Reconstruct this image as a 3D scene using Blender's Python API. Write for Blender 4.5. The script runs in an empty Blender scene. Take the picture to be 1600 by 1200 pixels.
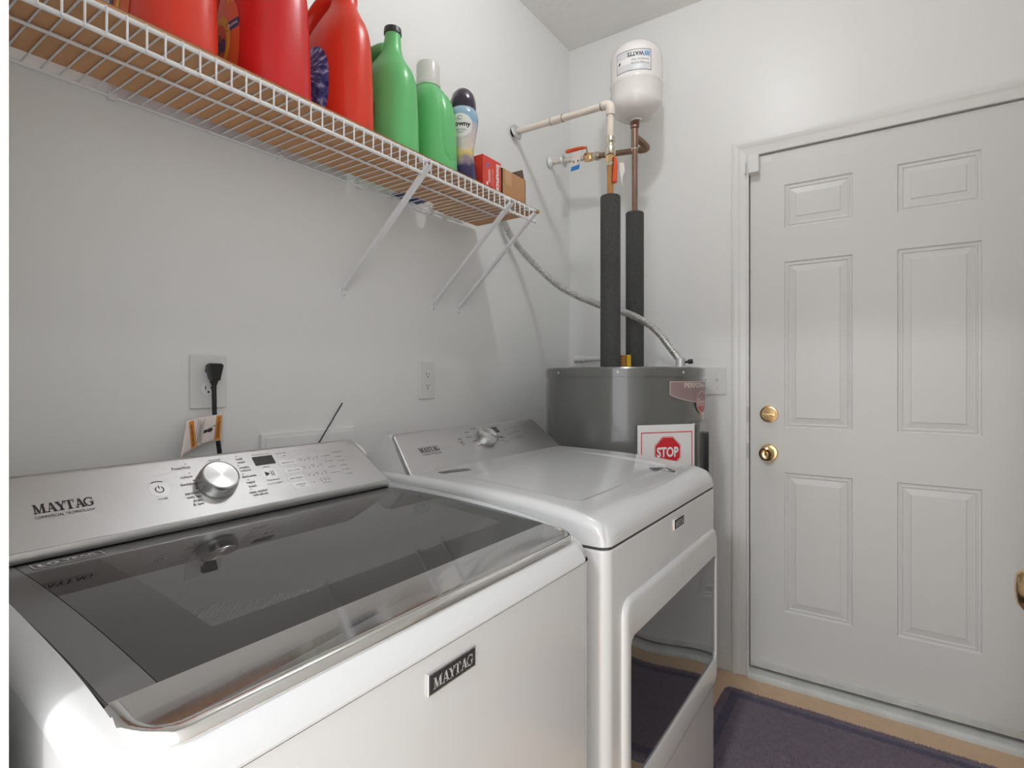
import bpy, bmesh, math, random
import numpy as np
from mathutils import Matrix, Vector

random.seed(4)
scene = bpy.context.scene
col = scene.collection

# ------------------------------------------------------------------ camera, world, light, exposure
cam_d = bpy.data.cameras.new('camera')
cam = bpy.data.objects.new('camera', cam_d)
col.objects.link(cam)
cam.location = (1.297, -2.367, 1.193)
cam.rotation_euler = (math.radians(90), 0, math.radians(34.7))
cam_d.sensor_width = 36.0
cam_d.lens = 36.0 * 860.0 / 1600.0
cam_d.shift_y = -8.0 / 1600.0
cam_d.clip_start = 0.02
scene.camera = cam

world = bpy.data.worlds.new('ambient_fill')  # even ambient fill added to brighten the room through the doorway
scene.world = world
world.use_nodes = True
world.node_tree.nodes['Background'].inputs[0].default_value = (0.96, 0.98, 1.0, 1)
world.node_tree.nodes['Background'].inputs[1].default_value = 3.2

scene.view_settings.view_transform = 'Standard'
scene.view_settings.look = 'None'
scene.view_settings.gamma = 1.0
scene.view_settings.use_curve_mapping = False
scene.view_settings.exposure = -0.13
LAMP_STRENGTH = 290.0
LAMP = (0.82, -1.04)
HALL_FILL_STRENGTH = 235.0

CEIL = 2.79
XR = 1.86          # right wall
YF = -2.25         # front wall, room side
JAMB = 0.776       # doorway left jamb

# ------------------------------------------------------------------ materials
MATS = {}
def nodes_of(m):
    return m.node_tree.nodes, m.node_tree.links
def mat(name, color=(0.8, 0.8, 0.8), rough=0.5, metal=0.0, coat=0.0, ior=1.5, spec=0.5, trans=0.0,
        noise=None, bump=None, emit=None, aniso=0.0, alpha=1.0):
    """noise = (scale, amount) colour mottling; bump = (scale, strength, detail, stretch)"""
    if name in MATS: return MATS[name]
    m = bpy.data.materials.new(name); m.use_nodes = True
    n, l = nodes_of(m)
    b = n['Principled BSDF']
    b.inputs['Base Color'].default_value = (*color, 1)
    b.inputs['Roughness'].default_value = rough
    b.inputs['Metallic'].default_value = metal
    b.inputs['IOR'].default_value = ior
    b.inputs['Specular IOR Level'].default_value = spec
    b.inputs['Coat Weight'].default_value = coat
    b.inputs['Coat Roughness'].default_value = 0.05
    b.inputs['Transmission Weight'].default_value = trans
    b.inputs['Anisotropic'].default_value = aniso
    b.inputs['Alpha'].default_value = alpha
    if emit:
        b.inputs['Emission Color'].default_value = (*emit[0], 1)
        b.inputs['Emission Strength'].default_value = emit[1]
    geo = n.new('ShaderNodeNewGeometry')
    if noise:
        t = n.new('ShaderNodeTexNoise'); t.inputs['Scale'].default_value = noise[0]; t.inputs['Detail'].default_value = 4
        l.new(geo.outputs['Position'], t.inputs['Vector'])
        mx = n.new('ShaderNodeMix'); mx.data_type = 'RGBA'
        mx.inputs[6].default_value = (*[c * (1 - noise[1]) for c in color], 1)
        mx.inputs[7].default_value = (*[min(1, c * (1 + noise[1])) for c in color], 1)
        l.new(t.outputs['Fac'], mx.inputs[0]); l.new(mx.outputs[2], b.inputs['Base Color'])
    if bump:
        t = n.new('ShaderNodeTexNoise'); t.inputs['Scale'].default_value = bump[0]
        t.inputs['Detail'].default_value = bump[2] if len(bump) > 2 else 3
        src = geo.outputs['Position']
        if len(bump) > 3:
            mp = n.new('ShaderNodeMapping'); mp.inputs['Scale'].default_value = bump[3]
            l.new(src, mp.inputs['Vector']); src = mp.outputs['Vector']
        l.new(src, t.inputs['Vector'])
        bp = n.new('ShaderNodeBump'); bp.inputs['Strength'].default_value = bump[1]; bp.inputs['Distance'].default_value = 0.004
        l.new(t.outputs['Fac'], bp.inputs['Height']); l.new(bp.outputs['Normal'], b.inputs['Normal'])
    MATS[name] = m
    return m

M_wall = mat('wall_paint', (0.84, 0.84, 0.825), 0.38, noise=(1.5, 0.012), bump=(160, 0.05))
M_ceil = mat('ceiling_texture', (0.90, 0.90, 0.885), 0.8, bump=(38, 0.9, 6))
M_trim = mat('trim_paint', (0.80, 0.80, 0.785), 0.32, noise=(6, 0.02))
M_door = mat('door_paint', (0.73, 0.73, 0.715), 0.38, noise=(3, 0.015), bump=(220, 0.03))
M_sill = mat('threshold_paint', (0.62, 0.63, 0.61), 0.45, noise=(14, 0.22))
M_gap = mat('gap_dark', (0.05, 0.05, 0.048), 0.9)
M_enamel = mat('white_enamel', (0.61, 0.615, 0.62), 0.22, coat=0.6)
M_plastic = mat('white_plastic', (0.80, 0.80, 0.79), 0.3)
M_plate = mat('wallplate_plastic', (0.76, 0.76, 0.74), 0.3)
M_black = mat('black_plastic', (0.012, 0.012, 0.012), 0.35)
M_print = mat('black_print', (0.02, 0.02, 0.022), 0.6)
M_greyprint = mat('grey_print', (0.16, 0.16, 0.165), 0.6)
M_silverprint = mat('silver_print', (0.72, 0.72, 0.72), 0.35, metal=0.5)
M_whiteprint = mat('white_print', (0.85, 0.85, 0.85), 0.6)
M_chrome = mat('chrome', (0.80, 0.80, 0.80), 0.06, metal=1.0)
M_strip = mat('polished_strip', (0.74, 0.74, 0.745), 0.07, metal=1.0)
M_lidframe = mat('dark_metallic_frame', (0.25, 0.25, 0.253), 0.25, metal=0.8)
M_steel = mat('brushed_steel', (0.53, 0.53, 0.535), 0.38, metal=1.0, bump=(60, 0.10, 3, (30, 1.0, 30)))
M_knob = mat('turned_steel', (0.66, 0.66, 0.66), 0.30, metal=1.0, aniso=0.9)
M_knobside = mat('knob_side_steel', (0.62, 0.62, 0.62), 0.2, metal=1.0)
M_display = mat('display_glass', (0.03, 0.03, 0.032), 0.12)
M_wire = mat('white_coated_wire', (0.84, 0.84, 0.85), 0.3)
M_card = mat('corrugated_cardboard', (0.68, 0.37, 0.185), 0.85, noise=(9, 0.12), bump=(70, 0.15))
M_carddark = mat('cardboard_edge', (0.33, 0.175, 0.085), 0.9, noise=(60, 0.35))
M_box = mat('brown_box', (0.50, 0.27, 0.13), 0.8, noise=(8, 0.06))
M_boxin = mat('brown_box_inner', (0.24, 0.18, 0.14), 0.9)
M_tape = mat('box_tape', (0.56, 0.33, 0.17), 0.4)
M_red = mat('red_jug_plastic', (0.66, 0.022, 0.022), 0.3, noise=(4, 0.05))
M_red2 = mat('orange_red_jug_plastic', (0.74, 0.045, 0.02), 0.3, noise=(4, 0.04))
M_green = mat('green_jug_plastic', (0.145, 0.53, 0.185), 0.3, noise=(4, 0.04))
M_cap = mat('dark_cap_plastic', (0.035, 0.033, 0.04), 0.35)
M_clearcap = mat('frosted_cap_plastic', (0.80, 0.77, 0.74), 0.28, alpha=0.75)
M_purplecap = mat('purple_cap_plastic', (0.028, 0.018, 0.035), 0.16, coat=0.5)
M_redbox = mat('red_carton', (0.68, 0.055, 0.035), 0.4)
M_redboxside = mat('red_carton_seam', (0.50, 0.03, 0.025), 0.45)
M_heater = mat('grey_heater_enamel', (0.125, 0.125, 0.118), 0.20, coat=0.6, bump=(2.5, 0.08))
M_foam = mat('black_foam', (0.060, 0.060, 0.058), 0.9, noise=(220, 0.9), bump=(240, 1.0))
M_cream = mat('cream_pipe', (0.78, 0.70, 0.62), 0.4, noise=(20, 0.05))
M_creamring = mat('pipe_joint_line', (0.30, 0.26, 0.22), 0.6)
M_copper = mat('aged_copper', (0.27, 0.17, 0.125), 0.38, metal=0.7, noise=(30, 0.35))
M_brightcopper = mat('bright_copper', (0.56, 0.30, 0.13), 0.3, metal=0.85, noise=(40, 0.3))
M_brass = mat('brass', (0.80, 0.55, 0.29), 0.2, metal=1.0)
M_nickel = mat('nickel_brass', (0.62, 0.57, 0.46), 0.25, metal=1.0)
M_orange = mat('orange_handle_vinyl', (0.72, 0.10, 0.02), 0.4)
M_bluetag = mat('blue_tag_print', (0.02, 0.19, 0.55), 0.5)
M_paper = mat('white_paper', (0.82, 0.80, 0.79), 0.7)
M_tagpaper = mat('tag_paper', (0.80, 0.70, 0.66), 0.6)
M_tagorange = mat('tag_orange_print', (0.72, 0.27, 0.03), 0.55)
M_tank = mat('off_white_tank_enamel', (0.80, 0.765, 0.745), 0.24, coat=0.3)
M_conduit = mat('galvanised_conduit', (0.64, 0.64, 0.62), 0.28, metal=0.9)
M_flange = mat('galvanised_flange', (0.62, 0.62, 0.61), 0.4, metal=0.5)
M_stopred = mat('stop_red_print', (0.66, 0.02, 0.03), 0.5)
M_mauve = mat('mauve_decal', (0.30, 0.20, 0.20), 0.4)
M_decalred = mat('red_decal', (0.42, 0.07, 0.06), 0.4)
M_decalline = mat('decal_outline', (0.72, 0.62, 0.58), 0.4)
M_yellow = mat('yellow_warning_tag', (0.72, 0.42, 0.02), 0.45)
M_amber = mat('amber_warning_tag', (0.50, 0.22, 0.04), 0.45)
M_floor = mat('tan_vinyl', (0.68, 0.48, 0.31), 0.42, noise=(24, 0.14), bump=(90, 0.05))
M_lampglass = mat('lit_lamp_glass', (0.9, 0.9, 0.88), 0.4, emit=((0.965, 0.985, 1.0), LAMP_STRENGTH))
M_fillbase = mat('fill_lamp_metal', (0.7, 0.7, 0.68), 0.3, metal=0.8)

def glass_black(name, col_=(0.016, 0.016, 0.017)):
    m = mat(name, col_, 0.02, ior=1.9, spec=0.5)
    return m
M_glass = glass_black('dark_tinted_glass')

def lid_glass():
    """dark glass, a printed field of tiny dots inside a solid black border"""
    m = mat('dark_dotted_glass', (0.02, 0.02, 0.02), 0.02, ior=1.9)
    n, l = nodes_of(m); b = n['Principled BSDF']
    geo = n.new('ShaderNodeNewGeometry'); sep = n.new('ShaderNodeSeparateXYZ')
    l.new(geo.outputs['Position'], sep.inputs[0])
    def math_(op, a, b_=None):
        k = n.new('ShaderNodeMath'); k.operation = op
        for i, v in enumerate((a, b_)):
            if v is None: continue
            if isinstance(v, (int, float)): k.inputs[i].default_value = v
            else: l.new(v, k.inputs[i])
        return k.outputs[0]
    X, Y = sep.outputs[0], sep.outputs[1]
    f = 2 * math.pi / 0.0052
    s = math_('MULTIPLY', math_('SINE', math_('MULTIPLY', math_('ADD', X, Y), f * 0.7071)),
              math_('SINE', math_('MULTIPLY', math_('SUBTRACT', X, Y), f * 0.7071)))
    dots = math_('GREATER_THAN', math_('ABSOLUTE', s), 0.25)
    mask = math_('MULTIPLY', math_('MULTIPLY', math_('GREATER_THAN', X, 0.44), math_('LESS_THAN', X, 0.742)),
                 math_('MULTIPLY', math_('GREATER_THAN', Y, -2.088), math_('LESS_THAN', Y, -1.60)))
    k = math_('MULTIPLY', dots, mask)
    mx = n.new('ShaderNodeMix'); mx.data_type = 'RGBA'
    mx.inputs[6].default_value = (0.014, 0.014, 0.0145, 1); mx.inputs[7].default_value = (0.075, 0.075, 0.076, 1)
    l.new(k, mx.inputs[0]); l.new(mx.outputs[2], b.inputs['Base Color'])
    return m
M_lidglass = lid_glass()

def radial_tangent(m):
    n, l = nodes_of(m)
    t = n.new('ShaderNodeTangent'); t.direction_type = 'RADIAL'; t.axis = 'Z'
    l.new(t.outputs[0], n['Principled BSDF'].inputs['Tangent'])
    n['Principled BSDF'].inputs['Anisotropic Rotation'].default_value = 0.25
radial_tangent(M_knob)

def ramp_label(name, kind, stops, scale=1.0, rough=0.35, dirn=(0, 0, 1), center=(0, 0, 0)):
    """printed pattern: colour ramp over a noise-warped gradient along dirn (world space)"""
    m = mat(name, (0.5, 0.5, 0.5), rough)
    n, l = nodes_of(m); b = n['Principled BSDF']
    geo = n.new('ShaderNodeNewGeometry')
    mp = n.new('ShaderNodeMapping'); mp.vector_type = 'POINT'
    mp.inputs['Location'].default_value = tuple(-c for c in center)
    l.new(geo.outputs['Position'], mp.inputs['Vector'])
    r = n.new('ShaderNodeValToRGB')
    while len(r.color_ramp.elements) < len(stops): r.color_ramp.elements.new(0.5)
    for e, (p, c) in zip(r.color_ramp.elements, stops): e.position = p; e.color = (*c, 1)
    if kind == 'grad':
        d = n.new('ShaderNodeVectorMath'); d.operation = 'DOT_PRODUCT'; d.inputs[1].default_value = tuple(x * scale for x in dirn)
        l.new(mp.outputs[0], d.inputs[0])
        t = n.new('ShaderNodeTexNoise'); t.inputs['Scale'].default_value = 26; l.new(geo.outputs['Position'], t.inputs['Vector'])
        s = n.new('ShaderNodeMath'); s.operation = 'MULTIPLY_ADD'; s.inputs[1].default_value = 0.34
        l.new(t.outputs['Fac'], s.inputs[0]); l.new(d.outputs['Value'], s.inputs[2])
        s2 = n.new('ShaderNodeMath'); s2.operation = 'SUBTRACT'; s2.inputs[1].default_value = 0.17
        l.new(s.outputs[0], s2.inputs[0]); l.new(s2.outputs[0], r.inputs[0])
    elif kind == 'burst':
        sp = n.new('ShaderNodeSeparateXYZ'); l.new(mp.outputs[0], sp.inputs[0])
        a = n.new('ShaderNodeMath'); a.operation = 'ARCTAN2'; l.new(sp.outputs[2], a.inputs[0]); l.new(sp.outputs[0], a.inputs[1])
        ml = n.new('ShaderNodeMath'); ml.operation = 'MULTIPLY'; ml.inputs[1].default_value = 5.0; l.new(a.outputs[0], ml.inputs[0])
        ln = n.new('ShaderNodeVectorMath'); ln.operation = 'LENGTH'; l.new(mp.outputs[0], ln.inputs[0])
        m2 = n.new('ShaderNodeMath'); m2.operation = 'MULTIPLY'; m2.inputs[1].default_value = 22.0; l.new(ln.outputs['Value'], m2.inputs[0])
        cb = n.new('ShaderNodeCombineXYZ'); l.new(ml.outputs[0], cb.inputs[0]); l.new(m2.outputs[0], cb.inputs[1])
        t = n.new('ShaderNodeTexNoise'); t.inputs['Scale'].default_value = 1.6; t.inputs['Detail'].default_value = 3
        l.new(cb.outputs[0], t.inputs['Vector']); l.new(t.outputs['Fac'], r.inputs[0])
    else:
        t = n.new('ShaderNodeTexWave'); t.inputs['Scale'].default_value = scale; t.inputs['Distortion'].default_value = 9
        t.inputs['Detail'].default_value = 2
        l.new(geo.outputs['Position'], t.inputs['Vector']); l.new(t.outputs['Fac'], r.inputs[0])
    l.new(r.outputs[0], b.inputs['Base Color'])
    return m

# ------------------------------------------------------------------ mesh builder
class MB:
    def __init__(s): s.v = []; s.f = []
    def add(s, verts, faces):
        o = len(s.v); s.v += [tuple(map(float, p)) for p in verts]; s.f += [tuple(i + o for i in f) for f in faces]; return s
    def box(s, x0, x1, y0, y1, z0, z1):
        return s.add([(x0,y0,z0),(x1,y0,z0),(x1,y1,z0),(x0,y1,z0),(x0,y0,z1),(x1,y0,z1),(x1,y1,z1),(x0,y1,z1)],
                     [(0,3,2,1),(4,5,6,7),(0,1,5,4),(1,2,6,5),(2,3,7,6),(3,0,4,7)])
    def prism(s, poly, fn, h0, h1):
        """poly: 2-D outline (ccw), fn(u, v, h) -> xyz"""
        n = len(poly)
        v = [fn(u, w, h0) for u, w in poly] + [fn(u, w, h1) for u, w in poly]
        f = [tuple(range(n))[::-1], tuple(range(n, 2 * n))] + [(i, (i+1) % n, n + (i+1) % n, n + i) for i in range(n)]
        return s.add(v, f)
    def tube(s, path, r, n=12, caps=True, flat=1.0):
        P = [Vector(p) for p in path]; m = len(P)
        rr = r if hasattr(r, '__len__') else [r] * m
        T = []
        for i in range(m):
            t = (P[min(i+1, m-1)] - P[max(i-1, 0)]); T.append(t.normalized() if t.length > 0 else (T[-1] if T else Vector((0, 0, 1))))
        a = T[0].orthogonal().normalized(); vs = []
        for i in range(m):
            a = (a - T[i] * a.dot(T[i])); a = a.normalized() if a.length > 1e-9 else T[i].orthogonal().normalized()
            b = T[i].cross(a)
            for k in range(n):
                q = 2 * math.pi * k / n
                vs.append(P[i] + (a * math.cos(q) + b * (math.sin(q) * flat)) * rr[i])
        f = []
        for i in range(m - 1):
            for k in range(n):
                k2 = (k + 1) % n; f.append((i*n+k, i*n+k2, (i+1)*n+k2, (i+1)*n+k))
        if caps: f += [tuple(range(n))[::-1], tuple(range((m-1)*n, m*n))]
        return s.add(vs, f)
    def lathe(s, prof, n=32, M=None):
        """prof: (radius, height) about local z; M places it"""
        vs = []; f = []
        for r, h in prof:
            for k in range(n):
                q = 2 * math.pi * k / n; p = Vector((r * math.cos(q), r * math.sin(q), h))
                vs.append(M @ p if M else p)
        m = len(prof)
        for i in range(m - 1):
            for k in range(n):
                k2 = (k + 1) % n; f.append((i*n+k, i*n+k2, (i+1)*n+k2, (i+1)*n+k))
        f += [tuple(range(n))[::-1], tuple(range((m-1)*n, m*n))]
        return s.add(vs, f)
    def grid(s, P):
        P = np.asarray(P); a, b = P.shape[:2]
        return s.add(P.reshape(-1, 3).tolist(), [(i*b+j, (i+1)*b+j, (i+1)*b+j+1, i*b+j+1) for i in range(a-1) for j in range(b-1)])
    def build(s, name, m, parent=None, smooth=None, bevel=None, matrix=None, solid=None, seg=3):
        me = bpy.data.meshes.new(name)
        off = Vector((0, 0, 0))
        if parent is not None and matrix is None: off = world_loc(parent)
        me.from_pydata([(x - off.x, y - off.y, z - off.z) for x, y, z in s.v], [], s.f)
        me.validate(); me.update()
        bm = bmesh.new(); bm.from_mesh(me); bmesh.ops.recalc_face_normals(bm, faces=bm.faces); bm.to_mesh(me); bm.free()
        o = bpy.data.objects.new(name, me); col.objects.link(o)
        me.materials.append(m)
        if parent is not None: o.parent = parent
        if matrix is not None:
            o.matrix_local = Matrix.Translation(-world_loc(parent)) @ matrix if parent is not None else matrix
        if smooth is not None:
            for p in me.polygons: p.use_smooth = True
            try:
                me.set_sharp_from_angle(angle=math.radians(smooth))
            except Exception: pass
        if bevel:
            bv = o.modifiers.new('bevel', 'BEVEL'); bv.width = bevel; bv.segments = seg; bv.limit_method = 'ANGLE'; bv.angle_limit = math.radians(40)
            bv.harden_normals = False
        if solid:
            sd = o.modifiers.new('solid', 'SOLIDIFY'); sd.thickness = solid; sd.offset = -1
        return o

WL = {}
def world_loc(o):
    v = Vector((0, 0, 0)); 
    while o is not None: v = v + o.location; o = o.parent
    return v
def tag(o, label=None, cat=None, group=None, kind=None):
    if label: o['label'] = label
    if cat: o['category'] = cat
    if group: o['group'] = group
    if kind: o['kind'] = kind
    return o
def thing(name, loc, label, cat, group=None):
    o = bpy.data.objects.new(name, None); col.objects.link(o); o.location = loc; o.empty_display_size = 0.05
    return tag(o, label, cat, group)
def struct(o): o['kind'] = 'structure'; return o

def rrect(u0, u1, v0, v1, r, seg=6):
    pts = []
    for cx, cy, a0 in ((u1-r, v0+r, -90), (u1-r, v1-r, 0), (u0+r, v1-r, 90), (u0+r, v0+r, 180)):
        for k in range(seg + 1):
            a = math.radians(a0 + 90 * k / seg); pts.append((cx + r * math.cos(a), cy + r * math.sin(a)))
    return pts
def axis_matrix(p, z, x=None):
    z = Vector(z).normalized(); x = Vector(x) if x else z.orthogonal(); x = (x - z * x.dot(z)).normalized(); y = z.cross(x)
    M = Matrix((x, y, z)).transposed().to_4x4(); M.translation = Vector(p); return M
def catmull(pts, sub=8):
    P = np.array(pts, float); out = []
    for i in range(len(P) - 1):
        p0 = P[max(i-1, 0)]; p1 = P[i]; p2 = P[i+1]; p3 = P[min(i+2, len(P)-1)]
        for k in range(sub):
            t = k / sub
            out.append(0.5 * ((2*p1) + (-p0+p2)*t + (2*p0-5*p1+4*p2-p3)*t*t + (-p0+3*p1-3*p2+p3)*t**3))
    out.append(P[-1]); return np.array(out)

# ------------------------------------------------------------------ lettering (flat print)
_tc = {}
def text_shape(sx, bold=0.0):
    key = (sx, bold)
    if key in _tc: return _tc[key]
    c = bpy.data.curves.new('t', 'FONT'); c.body = sx; c.size = 1.0; c.offset = bold; c.resolution_u = 3
    o = bpy.data.objects.new('t', c); col.objects.link(o)
    bpy.context.view_layer.update()
    me = o.to_mesh()
    V = np.array([(v.co.x, v.co.y) for v in me.vertices]) if len(me.vertices) else np.zeros((0, 2))
    F = [tuple(p.vertices) for p in me.polygons]
    o.to_mesh_clear(); bpy.data.objects.remove(o); bpy.data.curves.remove(c)
    _tc[key] = (V, F); return V, F
def put_text(mb, sx, fn, u, v, width=None, height=None, align='l', bold=0.0, rot=0):
    """place text with its lower left (or centre) at (u, v) in a plane mapped by fn(u, v)"""
    V, F = text_shape(sx, bold)
    if not len(V): return
    lo, hi = V.min(0), V.max(0); W, H = hi - lo
    if width is None: width = W * height / H
    if height is None: height = H * width / W
    Q = (V - lo) / np.array([W, H]) * np.array([width, height])
    if align == 'c': Q = Q - np.array([width / 2, height / 2])
    if rot:
        c, s_ = math.cos(math.radians(rot)), math.sin(math.radians(rot)); Q = Q @ np.array([[c, s_], [-s_, c]])
    mb.add([fn(u + a, v + b) for a, b in Q], F)
def quadstroke(x0, y0, x1, y1, w): return [(x0 - w/2, y0), (x0 + w/2, y0), (x1 + w/2, y1), (x1 - w/2, y1)]
def rect(x0, x1, y0, y1): return [(x0, y0), (x1, y0), (x1, y1), (x0, y1)]
def arc(cx, cy, ro, ri, a0, a1, sx=1.0, n=16):
    out = []
    for k in range(n):
        qa, qb = math.radians(a0 + (a1-a0)*k/n), math.radians(a0 + (a1-a0)*(k+1)/n)
        out.append([(cx+sx*ro*math.cos(qa), cy+ro*math.sin(qa)), (cx+sx*ro*math.cos(qb), cy+ro*math.sin(qb)),
                    (cx+sx*ri*math.cos(qb), cy+ri*math.sin(qb)), (cx+sx*ri*math.cos(qa), cy+ri*math.sin(qa))])
    return out
def serif_word():
    h = 0.09
    L = {
     'M': (1.22, [quadstroke(.17,0,.17,1,.08), quadstroke(.98,0,.98,1,.23), quadstroke(.56,.02,.22,1,.23), quadstroke(.56,.02,.93,1,.09),
                  rect(0,.34,0,h), rect(.76,1.2,0,h), rect(0,.32,1-h,1), rect(.84,1.2,1-h,1)]),
     'A': (1.02, [quadstroke(.17,0,.48,1,.09), quadstroke(.82,0,.50,1,.25), rect(.27,.7,.28,.37), rect(0,.34,0,h), rect(.6,1.05,0,h)]),
     'Y': (.98, [quadstroke(.5,.42,.2,1,.25), quadstroke(.55,.45,.83,1,.09), rect(.38,.62,0,.47), rect(0,.42,1-h,1), rect(.66,1.0,1-h,1), rect(.25,.75,0,h)]),
     'T': (.94, [rect(.35,.59,0,1), rect(0,.94,1-h,1), rect(0,.07,.66,1), rect(.87,.94,.66,1), rect(.22,.72,0,h)]),
     'G': (1.05, arc(.5,.5,.52,.42,40,330,1.0,22) + arc(.42,.5,.46,.30,110,250,0.9,12) + [rect(.7,.92,.05,.45), rect(.58,1.02,.40,.40+h), rect(.86,.93,.62,.98)]),
    }
    polys = []; x = 0
    for ch in 'MAYTAG':
        w, ps = L[ch]
        for p in ps: polys.append([(x + a, b) for a, b in p])
        x += w + (0.02 if ch not in 'Y' else -0.10) - (0.12 if ch == 'A' else 0)
    W = max(a for p in polys for a, b in p)
    return [[(a / W, b) for a, b in p] for p in polys]
SERIF = serif_word()
def put_serif(mb, fn, u, v, width, height):
    for p in SERIF: mb.add([fn(u + a * width, v + b * height) for a, b in p], [tuple(range(len(p)))])
def put_poly(mb, fn, pts): mb.add([fn(a, b) for a, b in pts], [tuple(range(len(pts)))])

# =================================================================== the room
struct(MB().box(-0.1, XR + 0.1, -4.6, 0.1, -0.08, 0.0).build('floor', M_floor))
struct(MB().box(-0.1, XR + 0.1, -4.6, YF - 0.121, 2.60, 2.68).build('ceiling_hall', M_ceil))
struct(MB().box(-0.1, XR + 0.1, YF - 0.12, 0.1, CEIL, CEIL + 0.08).build('ceiling', M_ceil))
struct(MB().box(-0.1, 0.0, YF - 0.12, 0.1, 0, CEIL).build('wall_left', M_wall))
struct(MB().box(XR, XR + 0.1, YF - 0.12, 0.1, 0, CEIL).build('wall_right', M_wall))
DX0, DX1, DZ0, DZ1 = 0.824, 1.662, 0.047, 2.083
struct(MB().box(0.0, DX0 - 0.02, 0, 0.1, 0, CEIL).box(DX1 + 0.02, XR, 0, 0.1, 0, CEIL).box(DX0 - 0.02, DX1 + 0.02, 0, 0.1, DZ1 + 0.02, CEIL)
       .build('wall_back', M_wall))
struct(MB().box(0.0, JAMB, YF - 0.12, YF, 0, CEIL).box(1.54, XR, YF - 0.12, YF, 0, CEIL).box(JAMB, 1.54, YF - 0.12, YF, 2.07, CEIL)
       .build('wall_front', M_wall))
# baseboards
def baseboard(name, a, b, nrm):
    """a, b floor points along the wall, nrm points into the room"""
    prof = [(0, 0), (0.013, 0), (0.013, 0.062), (0.010, 0.072), (0.006, 0.080), (0.004, 0.089), (0, 0.089)]
    vs = []; n = len(prof)
    for p in (a, b):
        for d, z in prof: vs.append((p[0] + nrm[0]*d, p[1] + nrm[1]*d, z))
    f = [tuple(range(n)), tuple(range(n, 2*n))] + [(i, (i+1) % n, n + (i+1) % n, n + i) for i in range(n)]
    return struct(MB().add(vs, f).build(name, M_trim))
baseboard('baseboard_back', (0.0, 0), (0.762, 0), (0, -1))
baseboard('baseboard_right', (XR, YF), (XR, 0), (-1, 0))
baseboard('baseboard_left', (0, YF), (0, -0.013), (1, 0))
# door casing: moulded profile, mitred at the corners
def casing():
    cw = 0.062
    prof = [(0, 0), (0, 0.010), (0.006, 0.0115), (0.010, 0.009), (0.030, 0.0125), (0.040, 0.017), (0.050, 0.019), (0.060, 0.019), (cw, 0.016), (cw, 0)]
    # u measured from the opening outward
    ox0, ox1, oz = DX0 - 0.004, DX1 + 0.004, DZ1 + 0.004
    path = []
    for d, h in prof:
        path.append([(ox0 - d, -h, 0.0), (ox0 - d, -h, oz + d), (ox1 + d, -h, oz + d), (ox1 + d, -h, 0.0)])
    n = len(prof); vs = [p for k in range(4) for p in [q[k] for q in path]]
    f = []
    for k in range(3):
        for i in range(n - 1): f.append((k*n+i, k*n+i+1, (k+1)*n+i+1, (k+1)*n+i))
    f += [tuple(range(n)), tuple(range(3*n, 4*n))]
    return MB().add(vs, f)
tr = struct(casing().build('trim_1', M_trim))
MB().box(DX0-0.02, DX0-0.004, 0.0, 0.1, 0, DZ1+0.004).box(DX1+0.004, DX1+0.02, 0.0, 0.1, 0, DZ1+0.004).box(DX0-0.02, DX1+0.02, 0.0, 0.1, DZ1+0.004, DZ1+0.02).build('jamb', M_trim, tr)
MB().box(DX0-0.004, DX1+0.004, 0.06, 0.1, 0.03, DZ1+0.004).build('gap_backing', M_gap, tr)  # sheet behind the slab, door-gap shade put into its dark colour
# strike plates on the jamb edge
for z in (1.05, 0.905):
    MB().box(DX0-0.0125, DX0-0.0035, -0.0125, 0.01, z-0.03, z+0.03).build('strike_plate', M_sill, tr, bevel=0.001)
# threshold
th = MB()
th.prism([(-0.028, 0.0), (-0.026, 0.012), (-0.016, 0.021), (0.006, 0.030), (0.1, 0.031), (0.1, 0.0)], lambda u, v, h: (h, u, v), DX0-0.004, DX1+0.004)
sill = struct(th.build('trim_2', M_sill, bevel=0.001)); sill['label'] = 'grey painted door threshold'
# entry door: stiles and rails with six raised panels
dr = struct(bpy.data.objects.new('door_1', None)); col.objects.link(dr); dr.location = (DX0, 0.004, DZ0)
dr['label'] = 'white six panel door with brass knob and deadbolt'
PX = [(0.948, 1.175), (1.309, 1.538)]
PZ = [(0.284, 0.828), (1.002, 1.650), (1.782, 1.950)]
FY = 0.004
m = MB()
xs = [DX0, PX[0][0], PX[0][1], PX[1][0], PX[1][1], DX1]; zs = [DZ0, PZ[0][0], PZ[0][1], PZ[1][0], PZ[1][1], PZ[2][0], PZ[2][1], DZ1]
gv = [(x, FY, z) for z in zs for x in xs]; gf = []
for j in range(len(zs)-1):
    for i in range(len(xs)-1):
        if i in (1, 3) and j in (1, 3, 5): continue
        gf.append((j*6+i, j*6+i+1, (j+1)*6+i+1, (j+1)*6+i))
m.add(gv, gf)
m.box(DX0, DX1, FY + 0.012, FY + 0.044, DZ0, DZ1)
m.add([(DX0,FY,DZ0),(DX1,FY,DZ0),(DX1,FY+.012,DZ0),(DX0,FY+.012,DZ0),(DX0,FY,DZ1),(DX1,FY,DZ1),(DX1,FY+.012,DZ1),(DX0,FY+.012,DZ1)],
      [(0,1,2,3),(4,5,6,7),(0,3,7,4),(1,2,6,5)])
m.build('slab', M_door, dr)
LOOPS = [(0, 0), (0.0035, 0.0055), (0.0085, 0.0060), (0.0105, 0.0035), (0.0145, 0.0030), (0.0165, 0.0062), (0.019, 0.0066), (0.0385, 0.0030), (0.0405, 0.0008), (0.0425, 0.0006)]
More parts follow.
